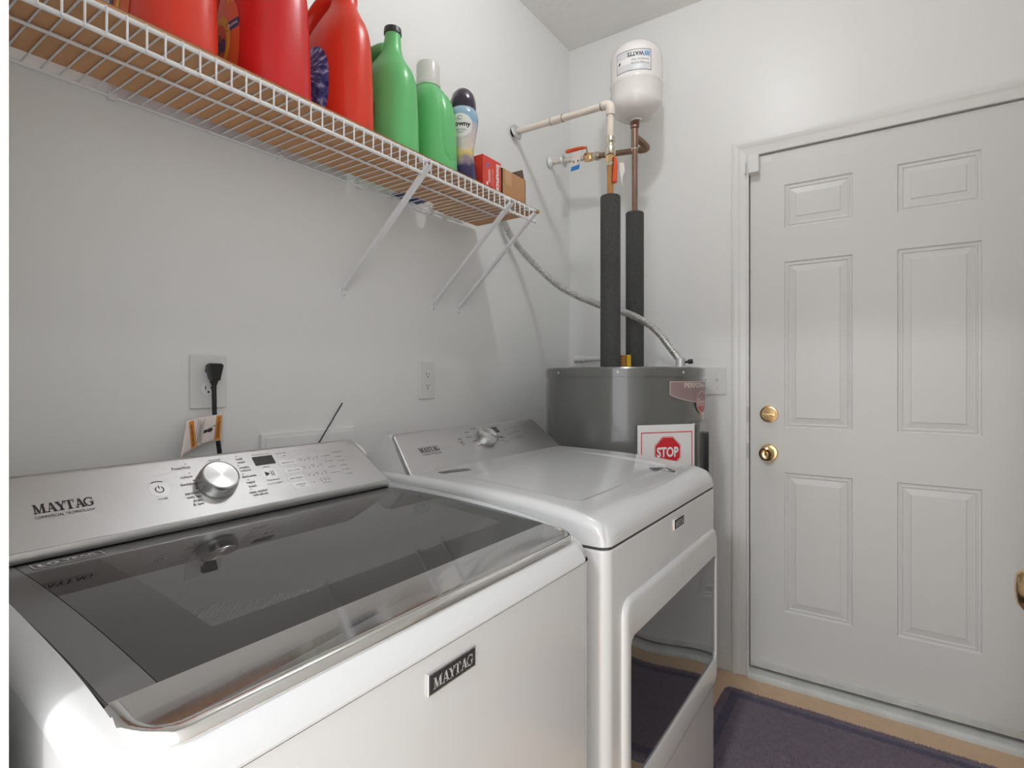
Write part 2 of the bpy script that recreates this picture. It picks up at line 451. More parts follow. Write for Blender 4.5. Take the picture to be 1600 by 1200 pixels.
for (z0, z1) in PZ[::-1]:
    for (x0, x1) in PX:
        vs = []; fs = []
        for ins, dep in LOOPS:
            vs += [(x0+ins, FY+dep, z0+ins), (x1-ins, FY+dep, z0+ins), (x1-ins, FY+dep, z1-ins), (x0+ins, FY+dep, z1-ins)]
        for i in range(len(LOOPS)-1):
            for k in range(4): fs.append((i*4+k, i*4+(k+1) % 4, (i+1)*4+(k+1) % 4, (i+1)*4+k))
        q = (len(LOOPS)-1)*4; fs.append((q, q+1, q+2, q+3))
        MB().add(vs, fs).build('panel', M_door, dr)
MB().box(DX0+0.002, DX1-0.002, -0.006, FY, DZ0-0.002, DZ0+0.020).build('door_sweep', M_sill, dr, bevel=0.002)
# deadbolt and knob (brass, turned)
def lathe_obj(name, prof, p, z, m_, parent, n=36, smooth=35):
    return MB().lathe(prof, n, axis_matrix(p, z)).build(name, m_, parent, smooth=smooth)
KX = 0.893
d1 = lathe_obj('deadbolt', [(0.002, 0), (0.0335, 0), (0.0335, 0.004), (0.031, 0.009), (0.027, 0.010), (0.0255, 0.0155), (0.002, 0.0165)], (KX, FY, 1.054), (0, -1, 0), M_brass, dr)
MB().prism([(math.cos(a)*0.023, math.sin(a)*0.0062) for a in [2*math.pi*k/20 for k in range(20)]],
           lambda u, v, h: (KX+u, FY-h, 1.050+v-0.1*u), 0.014, 0.030).build('thumb_turn', M_brass, d1, smooth=40, bevel=0.0015)
k1 = lathe_obj('door_knob', [(0.002, 0), (0.0335, 0), (0.0335, 0.003), (0.030, 0.007), (0.013, 0.010), (0.012, 0.028), (0.020, 0.035), (0.0275, 0.044), (0.0285, 0.052),
                     (0.026, 0.060), (0.019, 0.0645), (0.0165, 0.063), (0.0135, 0.0615), (0.002, 0.0615)], (KX, FY, 0.902), (0, -1, 0), M_brass, dr)
MB().prism([(math.cos(a)*0.0062, math.sin(a)*0.0062) for a in [2*math.pi*k/16 for k in range(16)]], lambda u, v, h: (KX+u, FY-h, 0.902+v), 0.060, 0.0655).build('lock_button', M_brass, k1, smooth=40)
MB().box(KX-0.0012, KX+0.0012, FY-0.0665, FY-0.0645, 0.897, 0.907).build('button_slot', M_gap, k1)
# alarm contact at the door's upper left corner
sn = thing('door_sensor', (0.842, -0.02, 2.005), 'small white alarm contact at the upper left corner of the six panel door', 'sensor')
MB().box(0.822, 0.861, -0.034, FY, 2.010, 2.083).build('sensor_body', M_plastic, sn, bevel=0.003)
MB().box(0.806, 0.8125, -0.026, -0.0085, 2.014, 2.062).build('magnet', M_plastic, sn, bevel=0.002)
MB().box(0.868, 0.902, FY-0.0008, FY, 2.052, 2.071).build('sticker', M_plastic, sn)

# the open room door just outside the right edge of the frame
d2 = struct(bpy.data.objects.new('door_2', None)); col.objects.link(d2); d2.location = (1.52, YF, 0)
d2['label'] = 'white inner door standing open with brass knob'
MB().box(1.50, 1.535, YF + 0.005, -1.315, 0.01, 2.04).build('slab', M_door, d2, bevel=0.002)
k2 = lathe_obj('door_knob', [(0.002, 0), (0.033, 0), (0.033, 0.004), (0.029, 0.008), (0.012, 0.012), (0.0115, 0.026), (0.019, 0.033), (0.027, 0.043), (0.029, 0.053),
                     (0.027, 0.061), (0.020, 0.067), (0.002, 0.069)], (1.50, -1.375, 0.912), (-1, 0, 0), M_brass, d2)
# doorway jamb beside the camera
struct(MB().box(JAMB - 0.002, JAMB + 0.002, YF - 0.121, YF + 0.0015, 0, 2.07).build('trim_3', M_trim))   # jamb board on the wall end
# ceiling lamp
lp = thing('ceiling_lamp', (LAMP[0], LAMP[1], CEIL), 'bare lit bulb in a round white ceiling holder', 'lamp')
LM = Matrix.Translation((LAMP[0], LAMP[1], 0))
MB().lathe([(0.001, CEIL), (0.062, CEIL), (0.062, CEIL-0.010), (0.045, CEIL-0.018), (0.024, CEIL-0.022), (0.022, CEIL-0.040), (0.001, CEIL-0.040)], 40, LM).build('lamp_holder', M_plastic, lp, smooth=40)
MB().lathe([(0.012, CEIL-0.038), (0.014, CEIL-0.048), (0.022, CEIL-0.062), (0.0285, CEIL-0.078), (0.0295, CEIL-0.090), (0.026, CEIL-0.104), (0.016, CEIL-0.114), (0.001, CEIL-0.118)], 32, LM).build('bulb', M_lampglass, lp, smooth=60)

# fill lamp added behind the camera to brighten the lower door, floor and rug
hlp = thing('hall_fill_lamp', (1.18, -4.05, 2.60), 'round fill lamp added unseen on the hallway ceiling outside the doorway', 'lamp')
HLM = Matrix.Translation((1.18, -4.05, 0))
M_hallfill = mat('hall_fill_glass', (0.9, 0.9, 0.88), 0.4, emit=((0.965, 0.985, 1.0), HALL_FILL_STRENGTH))
MB().lathe([(0.001, 2.60), (0.165, 2.60), (0.165, 2.585), (0.155, 2.580), (0.001, 2.580)], 40, HLM).build('fill_lamp_base', M_fillbase, hlp, smooth=40)
MB().lathe([(0.150, 2.580), (0.148, 2.565), (0.12, 2.545), (0.06, 2.533), (0.001, 2.530)], 40, HLM).build('fill_lamp_dome', M_hallfill, hlp, smooth=60)

# =================================================================== washer and dryer
def heightfield(prof, x0, x1, y0, y1, R, zseam, recess=None, rc=0.034, extra_x=(), extra_y=()):
    px = np.array([p[0] for p in prof]); 
    C_ = catmull([(a, b) for a, b in prof], 8)
    xs = sorted(set(np.round(list(C_[:, 0]) + list(extra_x), 5)))
    ys = sorted(set(np.round(list(np.linspace(y0 + R, y1 - R, 40)) + [y0 + R*(1-math.cos(a)) for a in np.linspace(0, math.pi/2, 9)] +
                             [y1 - R*(1-math.cos(a)) for a in np.linspace(0, math.pi/2, 9)] + list(extra_y), 5)))
    P = np.zeros((len(xs), len(ys), 3))
    yc = (y0 + y1) / 2
    for i, x in enumerate(xs):
        for j, y in enumerate(ys):
            X, Y = x, y; d = min(y - y0, y1 - y)
            qx, qy = x - (x1 - rc), abs(y - yc) - ((y1 - y0) / 2 - rc)
            if qx > 0 and qy > 0:                       # front corners are round in plan
                L_ = math.hypot(qx, qy)
                # squeeze the square corner onto the quarter disc
                m_ = max(qx, qy); k_ = m_ / L_
                X = x1 - rc + qx * k_; qy2 = qy * k_; Y = yc + math.copysign((y1 - y0) / 2 - rc + qy2, y - yc); d = rc - m_ if qy >= qx else max(rc - m_, 0)
            z = np.interp(X, C_[:, 0], C_[:, 1])
            if qx > 0 and qy > 0: z = min(z, np.interp(x1 - rc + max(qx, qy) * (qx / max(qx, qy)), C_[:, 0], C_[:, 1]))
            if d < R: z -= R - math.sqrt(max(0, R*R - (R-d)**2))
            if recess: z += recess(X, Y)
            P[i, j] = (X, Y, max(z, zseam))
    mb = MB().grid(P)
    # skirt down to the seam
    rim = [tuple(P[i, 0]) for i in range(len(xs))] + [tuple(P[-1, j]) for j in range(1, len(ys))] + [tuple(P[i, -1]) for i in range(len(xs)-2, -1, -1)] + [tuple(P[0, j]) for j in range(len(ys)-2, 0, -1)]
    n = len(rim); mb.add(rim + [(a, b, zseam) for a, b, c in rim], [(i, (i+1) % n, n + (i+1) % n, n + i) for i in range(n)])
    mb.add([(a, b, zseam) for a, b, c in rim], [tuple(range(n))])
    return mb
# console: sloped steel fascia over a white wedge
CP0 = np.array([0.403, 0, 0.973]); CD = np.array([-0.727, 0, 0.687]); CN = np.array([0.687, 0, 0.727]); CL = 0.1238
def con(y, v, off=0.0005): 
    p = CP0 + CD * v + CN * off; return (p[0], y, p[2])
def console(root, y0, y1, xb, zdeck):
    """y0..y1 along the wall at the bottom, narrower at the top"""
    ins = 0.030
    side = [(0.403, zdeck-0.004), (0.398, 0.977), (0.313, 1.057), (0.302, 1.060), (0.290, 1.055), (xb + 0.03, zdeck + 0.01), (xb + 0.02, zdeck-0.004)]
    def ins_at(z): return 0.012 + ins * max(0, z - 0.973) / 0.085 * 0.75
    n = len(side); vs = [(x - 0.006, y0 + ins_at(z), z - 0.002) for x, z in side] + [(x - 0.006, y1 - ins_at(z), z - 0.002) for x, z in side]
    MB().add(vs, [tuple(range(n)), tuple(range(n, 2*n))] + [(i, (i+1) % n, n+(i+1) % n, n+i) for i in range(n)]).build('console_housing', M_enamel, root, bevel=0.008, smooth=30)
    # fascia: trapezoid with rounded corners, rolled edges
    def outline(e):
        v0, v1 = -0.004 + e, 0.129 - e; b0, b1 = y0 + 0.006 + e, y1 - 0.006 - e; t0, t1 = y0 + 0.036 + e*0.9, y1 - 0.036 - e*0.9
        cr = 0.016 - e * 0.6; pts = []
        corners = [(b0, v0, 0.006), (b1, v0, 0.006), (t1, v1, cr), (t0, v1, cr)]
        for i, (cy, cv, r) in enumerate(corners):
            p = Vector((cy, cv)); a = Vector(corners[i-1][:2]) - p; b = Vector(corners[(i+1) % 4][:2]) - p
            a.normalize(); b.normalize(); half = a.angle(b) / 2; t = r / math.tan(half)
            c = p + (a + b).normalized() * (r / math.sin(half)); s = p + a * t - c; e_ = p + b * t - c
            for k in range(7):
                w = k / 6; d = (s * (1-w) + e_ * w); d = d.normalized() * r; pts.append((c.x + d.x, c.y + d.y))
        return pts
    loops = [(0, -0.010), (0, -0.004), (0.0012, -0.0015), (0.0035, -0.0003), (0.007, 0.0)]
    vs = []; fs = []; n = None
    for e, h in loops:
        o = outline(e); n = len(o); vs += [con(a, b, h) for a, b in o]
    for i in range(len(loops)-1):
        for k in range(n): fs.append((i*n+k, i*n+(k+1) % n, (i+1)*n+(k+1) % n, (i+1)*n+k))
    fs.append(tuple(range((len(loops)-1)*n, len(loops)*n)))
    fa = MB().add(vs, fs).build('console_fascia', M_steel, root, smooth=50)
    return fa
def dial(root, y, v, r, h, name='dial_knob'):
    M = axis_matrix(con(y, v, 0.0), CN, (0, 1, 0))
    prof = [(0.002, 0.0), (r*1.0, 0.0), (r*1.0, 0.003), (r*1.08, 0.004), (r*1.06, h*0.55), (r*1.0, h-0.002), (r*0.985, h), (r*0.93, h+0.0006), (r*0.91, h-0.0012), (r*0.90, h-0.001)]
    k = MB().lathe(prof, 64).build(name, M_knobside, root, smooth=30, matrix=M)
    top = MB().lathe([(r*0.90, h-0.0028), (r*0.895, h+0.0002), (r*0.5, h+0.0004), (0.0006, h+0.0006)], 64)
    t = top.build('knob_face', M_knob, k, smooth=60); t.location = (0, 0, 0)
    t.data.transform(Matrix.Translation(world_loc(k)))     # same local frame as the knob
    return k

# ---- washer
WY0, WY1 = -2.228, -1.528
washer = thing('washing_machine', (0.53, (WY0+WY1)/2, 0), 'white top-loading washing machine with dark glass lid, nearest the camera', 'washing machine')
WP = [(0.19, 0.972), (0.30, 0.972), (0.405, 0.972), (0.561, 0.967), (0.718, 0.955), (0.80, 0.9425), (0.845, 0.931), (0.866, 0.921), (0.879, 0.908), (0.885, 0.897)]
WPc = catmull(WP, 8)
LY0, LY1, LX0, LX1 = -2.199, -1.544, 0.372, 0.866
def wrec(x, y):
    if not (LX0 <= x <= 0.857 and LY0 <= y <= LY1): return 0.0
    if x > 0.815:                                  # the edge runs under the chrome rim
        if not (LY0 + 0.006 <= y <= LY1 - 0.005): return 0.0
        qx = x - 0.827; qy = max(LY0 + 0.036 - y, y - (LY1 - 0.035))
        if qx > 0 and qy > 0 and math.hypot(qx, qy) > 0.030: return 0.0
    return -0.028
heightfield(WP, 0.19, 0.885, WY0, WY1, 0.020, 0.8945, wrec, extra_x=[LX0-0.0006, LX0, 0.8570, 0.8576, 0.8150, 0.8156] + list(np.linspace(0.830, 0.866, 22)), extra_y=[LY0-0.0006, LY0, LY1, LY1+0.0006] + list(np.linspace(LY0, LY0+0.036, 22)) + list(np.linspace(LY1-0.036, LY1, 22))
            ).build('worktop', M_enamel, washer, smooth=40)
MB().prism(rrect(0.19, 0.8835, WY0+0.002, WY1-0.002, 0.033, 10), lambda u, v, h: (u, v, h), 0.03, 0.8925).build('cabinet', M_enamel, washer, smooth=40)
for fx in (0.24, 0.83):
    for fy in (WY0+0.06, WY1-0.06):
        MB().lathe([(0.022, 0.0), (0.022, 0.012), (0.01, 0.014), (0.01, 0.035)], 14, Matrix.Translation((fx, fy, 0))).build('levelling_foot', M_black, washer)
# lid
def lz(x):
    # gently domed glass, falling away more steeply over the handle strip
    if x <= 0.796: return 0.9615 - 0.169 * (x - 0.451) ** 2
    z1 = 0.9615 - 0.169 * (0.796 - 0.451) ** 2
    return z1 - 0.112 * (x - 0.796) - 0.35 * (x - 0.796) ** 2
def lidsurf(x0, x1, y0, y1, up, th, nx=26, xs=None):
    xs = xs if xs is not None else np.linspace(x0, x1, nx)
    poly = [(x, lz(x) + up) for x in xs] + [(x, lz(x) + up - th) for x in xs[::-1]]
    return MB().prism(poly, lambda u, v, h: (u, h, v), y0, y1)
lid = lidsurf(LX0+0.004, 0.832, LY0+0.003, LY1-0.002, -0.0015, 0.014).build('lid', M_lidframe, washer, smooth=30, bevel=0.0015)
lidsurf(LX0+0.006, 0.796, LY0+0.040, LY1-0.003, 0.0, 0.008).build('lid_glass', M_lidglass, lid, smooth=30)
lidsurf(LX0+0.006, 0.796, LY0+0.004, LY0+0.0392, 0.0, 0.008).build('lid_side_frame', M_lidframe, lid, smooth=30)
sp = [p for p in rrect(0.7965, 0.857, LY0+0.004, LY1-0.003, 0.028, 8)]
sp = [(0.7965, LY0+0.004)] + sp[:18] + [(0.7965, LY1-0.003)]          # only the two front corners are round
ns = len(sp)
MB().add([(x, y, lz(x)+0.0003) for x, y in sp] + [(x, y, lz(x)-0.007) for x, y in sp],
         [tuple(range(ns)), tuple(range(ns, 2*ns))[::-1]] + [(i, (i+1) % ns, ns+(i+1) % ns, ns+i) for i in range(ns)]).build('handle_strip', M_strip, lid)
rpth = [(0.800, LY0+0.006), (0.815, LY0+0.006)] + [(0.827 + 0.030*math.sin(a), LY0+0.036 - 0.030*math.cos(a)) for a in np.linspace(0, math.pi/2, 9)] \
     + [(0.857, y) for y in np.linspace(LY0+0.06, LY1-0.06, 8)] + [(0.827 + 0.030*math.cos(a), LY1-0.035 + 0.030*math.sin(a)) for a in np.linspace(0, math.pi/2, 9)] + [(0.822, LY1-0.005)]
MB().tube([(x, y, lz(x) - 0.0072) for x, y in rpth], 0.0092, 16).build('chrome_rim', M_chrome, lid, smooth=60)
gp = MB()
gp.prism([(x, lz(x)-0.0045) for x in np.linspace(LX0, 0.805, 20)] + [(x, lz(x)-0.016) for x in np.linspace(LX0, 0.805, 20)[::-1]], lambda u, v, h: (u, h, v), LY0+0.0005, LY0+0.003)
gp.build('lid_gasket', M_black, lid)
# 10 YEAR badge printed on the lid
def lidp(y, x): return (x, y, lz(x) + 0.0006)
b = MB()
u0, u1, w0, w1 = -2.148, -2.072, 0.409, 0.433
def lfn(u, v): return lidp(u, 0.4400 - v)
for (a0, a1, c0, c1) in ((0, .074, 0, .0013), (0, .074, .0197, .021), (0, .0013, 0, .021), (.0727, .074, 0, .021)): put_poly(b, lambda u, v: lfn(-2.148+u, v), rect(a0, a1, c0, c1))
put_text(b, '10', lambda u, v: lfn(-2.148+u, v), 0.006, 0.0045, 0.022, 0.0125, bold=0.03)
put_text(b, 'YEAR', lambda u, v: lfn(-2.148+u, v), 0.031, 0.0085, 0.037, 0.0085, bold=0.03)
put_text(b, 'LIMITED WARRANTY', lambda u, v: lfn(-2.148+u, v), 0.031, 0.0042, 0.037, 0.0026)
b.build('warranty_badge', M_silverprint, lid)
# console
wfas = console(washer, WY0 + 0.008, WY1 - 0.002, 0.19, 0.972)
MB().prism([(0.4025, 0.9758), (0.4042, 0.9735), (0.4042, 0.9635), (0.4034, 0.9622), (0.385, 0.9622), (0.385, 0.9758)], lambda u, v, h: (u, h, v), WY0+0.016, WY1-0.010).build('fascia_lip', M_steel, wfas, smooth=40)
dial(washer, -1.886, 0.064, 0.0300, 0.022)
t = MB()
put_serif(t, con, -2.128, 0.0585, 0.068, 0.0150); t.build('brand_lettering', M_print, wfas); t = MB()
put_text(t, 'COMMERCIAL TECHNOLOGY', con, -2.128, 0.0500, 0.067, 0.0042)
for sx, y, v, w, h, al in (('PowerWash', -1.944, 0.1015, 0.029, 0.0062, 'l'), ('colors', -1.937, 0.0825, 0.0185, 0.0052, 'l'), ('bedding', -1.941, 0.0660, 0.0245, 0.0070, 'l'),
                           ('sanitize', -1.941, 0.0485, 0.0225, 0.0056, 'l'), ('with oxi', -1.941, 0.0410, 0.0225, 0.0056, 'l'), ('drain', -1.934, 0.0330, 0.0150, 0.0056, 'l'),
                           ('& spin', -1.936, 0.0245, 0.0165, 0.0066, 'l'), ('normal', -1.882, 0.1115, 0.020, 0.0048, 'l'),
                           ('cold', -1.836, 0.1060, 0.0120, 0.0056, 'l'), ('wash', -1.836, 0.0985, 0.0140, 0.0056, 'l'), ('wrinkle', -1.838, 0.0860, 0.0190, 0.0056, 'l'),
                           ('control', -1.838, 0.0790, 0.0190, 0.0056, 'l'), ('delicates', -1.840, 0.0655, 0.0255, 0.0056, 'l'), ('rapid', -1.838, 0.0505, 0.0150, 0.0066, 'l'),
                           ('wash', -1.838, 0.0430, 0.0150, 0.0052, 'l'), ('clean washer', -1.842, 0.0300, 0.0340, 0.0056, 'l'), ('with affresh', -1.838, 0.0235, 0.0280, 0.0050, 'l')):
    put_text(t, sx, con, y, v, w, h, al)
for y, v in ((-1.922, 0.1115), (-1.922, 0.0915), (-1.921, 0.0755), (-1.922, 0.0580), (-1.924, 0.0420), (-1.834, 0.1150), (-1.838, 0.0940), (-1.838, 0.0735), (-1.834, 0.0595), (-1.838, 0.0385)):
    put_poly(t, con, rect(y, y+0.003, v, v+0.0012))
def power_icon(mb, y, v, r):
    for p in arc(y, v, r, r*0.76, 120, 420, 1.0, 20): put_poly(mb, con, p)
    put_poly(mb, con, rect(y-r*0.13, y+r*0.13, v+r*0.25, v+r*1.2))
    for p in arc(y, v - r*0.5, r*3.1, r*2.85, 65, 115, 1.0, 8): put_poly(mb, con, p)
t2 = MB(); power_icon(t2, -1.973, 0.068, 0.0065); t2.build('power_symbol', M_print, wfas); t2 = MB()
put_text(t, 'POWER', con, -1.980, 0.0480, 0.014, 0.0028)
put_poly(t2, con, [(-1.797, 0.0615), (-1.797, 0.0725), (-1.788, 0.067)])
for o in (-1.7855, -1.7815): put_poly(t2, con, rect(o, o+0.0015, 0.0615, 0.0725))
for p in arc(-1.789, 0.067, 0.0165, 0.0152, 65, 115, 1.0, 8): put_poly(t2, con, p)
t2.build('play_pause_symbol', M_print, wfas)
t.build('console_print', M_print, wfas)['kind'] = 'stuff'
t = MB()
put_text(t, 'START/PAUSE', con, -1.801, 0.0500, 0.026, 0.0032); put_text(t, 'HOLD TO CANCEL', con, -1.803, 0.0420, 0.030, 0.0032)
put_text(t, 'ESTIMATED TIME', con, -1.804, 0.1125, 0.034, 0.0026); put_text(t, 'EXTRA TIME', con, -1.757, 0.1090, 0.021, 0.0026)
put_text(t, '-', con, -1.757, 0.1035, 0.003, 0.0006); put_text(t, '+', con, -1.744, 0.1015, 0.0045, 0.0042)
for sx, y, v in (('TEMPERATURE', -1.7565, 0.0845), ('SOIL LEVEL', -1.7525, 0.0645), ('SPIN SPEED', -1.7565, 0.0455)): put_text(t, sx, con, y, v, 0.027, 0.0033)
put_text(t, 'POWERWASH', con, -1.7505, 0.0300, 0.019, 0.0030); put_text(t, 'CYCLE', con, -1.7455, 0.0255, 0.010, 0.0030)
for v, nn in ((0.0855, ('COLD', 'COOL', 'HOT')), (0.0655, ('LIGHT', 'MED', 'HEAVY')), (0.0465, ('SLOW', 'MED', 'FAST'))):
    for k in range(5): put_poly(t, con, rect(-1.7155+k*0.0095, -1.7130+k*0.0095, v, v+0.0018))
    for k in range(3): put_text(t, nn[k], con, -1.7185+k*0.019, v+0.0040, 0.0085, 0.0024)
put_poly(t, con, rect(-1.7135, -1.7110, 0.0300, 0.0318))
for k in range(3):
    put_poly(t, con, rect(-1.6965+k*0.0085, -1.6940+k*0.0085, 0.0300, 0.0318)); put_text(t, ('OFF', 'ON', 'MAX')[k], con, -1.6985+k*0.0085, 0.0340, 0.006, 0.0024)
put_text(t, 'EXTRA RINSE', con, -1.6950, 0.0238, 0.020, 0.0026)
for k, sx in enumerate(('SPIN', 'EXTRA RINSE', 'DEEP FILL', 'FABRIC SOFT')): put_poly(t, con, rect(-1.664, -1.6618, 0.0895-k*0.0150, 0.0911-k*0.0150)); put_text(t, sx, con, -1.6595, 0.0890-k*0.0150, 0.0145, 0.0026)
for k, sx in enumerate(('SENSING', 'FILL', 'WASH', 'RINSE', 'SPIN', 'DONE')): put_poly(t, con, rect(-1.635, -1.6328, 0.0950-k*0.0118, 0.0966-k*0.0118)); put_text(t, sx, con, -1.6305, 0.0945-k*0.0118, 0.0125 if k else 0.018, 0.0026)
t.build('console_fine_print', M_greyprint, wfas)['kind'] = 'stuff'
MB().prism(rrect(-1.806, -1.766, 0.0885, 0.1090, 0.001, 2), lambda u, v, h: con(u, v, h), 0.0001, 0.0007).build('display', M_display, wfas)
M_button = mat('satin_button', (0.58, 0.58, 0.585), 0.42, metal=0.9)
bshapes = [rrect(-1.7610, -1.7260, 0.0805, 0.0920, 0.002, 3), rrect(-1.7590, -1.7220, 0.0605, 0.0720, 0.002, 3), rrect(-1.7620, -1.7260, 0.0415, 0.0530, 0.002, 3), rrect(-1.7590, -1.7240, 0.0215, 0.0370, 0.002, 3)]
bshapes += [[(cy + 0.0150*math.cos(a), cv + 0.0150*math.sin(a)) for a in [2*math.pi*k/32 for k in range(32)]] for cy, cv in ((-1.973, 0.068), (-1.789, 0.067))]
for p in bshapes:
    MB().prism(p, lambda u, v, h: con(u, v, h), 0.0000, 0.00025).build('touch_button', M_button, wfas)
def badge(root, x, y0, y1, z0, z1, name='nameplate'):
    bd = MB().box(x, x+0.0030, y0, y1, z0, z1).build(name, M_chrome, root, bevel=0.0009)
    fw = (z1-z0)*0.10
    MB().box(x+0.0024, x+0.0034, y0+fw, y1-fw, z0+fw, z1-fw).build('nameplate_field', M_print, bd)
    tt = MB(); H = z1-z0; W = y1-y0
    put_serif(tt, lambda u, v: (x+0.0042, u, v), y0+W*0.085, z0+H*0.24, W*0.83, H*0.52)
    tt.build('nameplate_lettering', M_silverprint, bd)
badge(washer, 0.8835, -1.932, -1.850, 0.8500, 0.8745)

# ---- dryer
DY0, DY1 = -1.487, -0.783
dryer = thing('clothes_dryer', (0.53, (DY0+DY1)/2, 0), 'white front-loading clothes dryer between the washing machine and the water heater', 'dryer')
DP = [(0.17, 0.976), (0.30, 0.976), (0.413, 0.975), (0.57, 0.972), (0.68, 0.967), (0.76, 0.960), (0.83, 0.950), (0.862, 0.941), (0.880, 0.930), (0.888, 0.918), (0.890, 0.906)]
def sstep(t): t = min(1, max(0, t)); return t*t*(3-2*t)
def drec(x, y):
    # shallow pressed panel in the top with rounded corners
    ax0, ax1, ay0, ay1, r = 0.47, 0.80, -1.425, -0.875, 0.04
    cx, cy = (ax0+ax1)/2, (ay0+ay1)/2
    qx, qy = abs(x-cx) - (ax1-ax0)/2 + r, abs(y-cy) - (ay1-ay0)/2 + r
    d = math.hypot(max(qx, 0), max(qy, 0)) + min(max(qx, qy), 0) - r
    return -0.0055 * (1 - sstep((d + 0.014) / 0.014)) * sstep((x - 0.45) / 0.30)
heightfield(DP, 0.17, 0.89, DY0, DY1, 0.018, 0.8970, drec, 0.022, extra_x=list(np.linspace(0.46, 0.82, 90)), extra_y=list(np.linspace(-1.435, -1.36, 24)) + list(np.linspace(-0.94, -0.865, 24))
            ).build('worktop', M_enamel, dryer, smooth=40)
MB().prism(rrect(0.172, 0.8875, DY0+0.003, DY1-0.003, 0.020, 8), lambda u, v, h: (u, v, h), 0.885, 0.8985).build('seam_gap', M_gap, dryer)
MB().prism(rrect(0.17, 0.8895, DY0+0.001, DY1-0.001, 0.021, 10), lambda u, v, h: (u, v, h), 0.03, 0.8915).build('cabinet', M_enamel, dryer, smooth=40, bevel=0.004)
for fx in (0.24, 0.83):
    for fy in (DY0+0.06, DY1-0.06):
        MB().lathe([(0.022, 0.0), (0.022, 0.012), (0.01, 0.014), (0.01, 0.035)], 14, Matrix.Translation((fx, fy, 0))).build('levelling_foot', M_black, dryer)
dfas = console(dryer, DY0 + 0.004, DY1 - 0.004, 0.19, 0.976)
dial(dryer, -1.128, 0.074, 0.0295, 0.021)
t = MB()
put_serif(t, con, -1.400, 0.0590, 0.070, 0.0155); t.build('brand_lettering', M_print, dfas); t = MB()
put_text(t, 'COMMERCIAL TECHNOLOGY', con, -1.399, 0.0500, 0.068, 0.0042)
t2 = MB(); power_icon(t2, -1.234, 0.070, 0.0062); t2.build('power_symbol', M_print, dfas); t2 = MB()
put_poly(t2, con, [(-1.062, 0.0655), (-1.062, 0.0765), (-1.053, 0.071)])
for o in (-1.0505, -1.0465): put_poly(t2, con, rect(o, o+0.0015, 0.0655, 0.0765))
t2.build('play_pause_symbol', M_print, dfas)
for sx, y, v, w in (('normal', -1.163, 0.1120, 0.022), ('bulky', -1.196, 0.1010, 0.018), ('delicates', -1.204, 0.0850, 0.026), ('wrinkle', -1.191, 0.0690, 0.022), ('sanitize', -1.182, 0.0520, 0.022),
                    ('timed dry', -1.080, 0.0560, 0.024), ('rapid dry', -1.082, 0.0700, 0.020)): put_text(t, sx, con, y, v, w, 0.0058)
t.build('console_print', M_print, dfas)['kind'] = 'stuff'
t = MB()
for k, sx in enumerate(('WRINKLE', 'DAMP', 'DRY', 'COOL', 'DONE')): put_poly(t, con, rect(-0.9045, -0.902, 0.1060-k*0.0112, 0.1076-k*0.0112)); put_text(t, sx, con, -0.8990, 0.1055-k*0.0112, 0.018, 0.0028)
for v, sx in ((0.0965, 'TEMPERATURE'), (0.0790, 'DRYNESS'), (0.0590, 'STEAM')):
    put_text(t, sx, con, -1.024, v-0.002, 0.026, 0.0032)
    for k in range(4): put_poly(t, con, rect(-0.988+k*0.0125, -0.985+k*0.0125, v, v+0.0018)); put_poly(t, con, rect(-0.9915+k*0.0125, -0.983+k*0.0125, v+0.0045, v+0.0065))
for k in range(3): put_text(t, ('EXTEND', 'DAMP', 'CHIME')[k], con, -0.933, 0.0980-k*0.0125, 0.016, 0.0028)
put_text(t, 'START/PAUSE', con, -1.062, 0.0530, 0.026, 0.0032); put_text(t, 'HOLD TO START', con, -1.062, 0.0470, 0.026, 0.0032)
put_text(t, 'ESTIMATED TIME', con, -1.086, 0.1155, 0.034, 0.0026); put_text(t, 'MORE TIME', con, -1.040, 0.1120, 0.021, 0.0026)
t.build('console_fine_print', M_greyprint, dfas)['kind'] = 'stuff'
MB().prism(rrect(-1.084, -1.044, 0.0900, 0.1115, 0.001, 2), lambda u, v, h: con(u, v, h), 0.0001, 0.0007).build('display', M_display, dfas)
badge(dryer, 0.8893, -1.140, -1.070, 0.8510, 0.8760)
# label and round badge on the top
def dtop(x, y): return float(np.interp(x, [p[0] for p in DP], [p[1] for p in DP])) + drec(x, y)
MB().prism([(0.426, -1.412), (0.446, -1.412), (0.464, -1.350), (0.464, -1.336), (0.446, -1.330), (0.426, -1.385)], lambda u, v, h: (u, v, dtop(u, v)+h), 0.0004, 0.0014).build('lint_filter_label', M_greyprint, dryer)
bx, by = 0.795, -0.945
M_badge = mat('badge_foil', (0.07, 0.08, 0.09), 0.4)
ring = [(bx + 0.034*math.cos(a), by + 0.024*math.sin(a)) for a in [2*math.pi*k/32 for k in range(32)]]
sb = MB().add([(u, v, dtop(u, v)+0.0012) for u, v in ring], [tuple(range(32))]).build('round_badge', M_badge, dryer)
tt = MB()
for p in arc(0, 0, 0.0285, 0.0265, 0, 360, 1.0, 32): tt.add([(bx + a*1.0, by + b_*0.68, dtop(bx+a, by+b_*0.68)+0.0018) for a, b_ in p], [(0, 1, 2, 3)])
put_text(tt, 'EcoConserve', lambda u, v: (bx - v, by + u, dtop(bx-v, by+u)+0.0018), 0, 0, 0.026, 0.010, 'c', bold=0.0)
tt.build('badge_lettering', M_silverprint, sb)
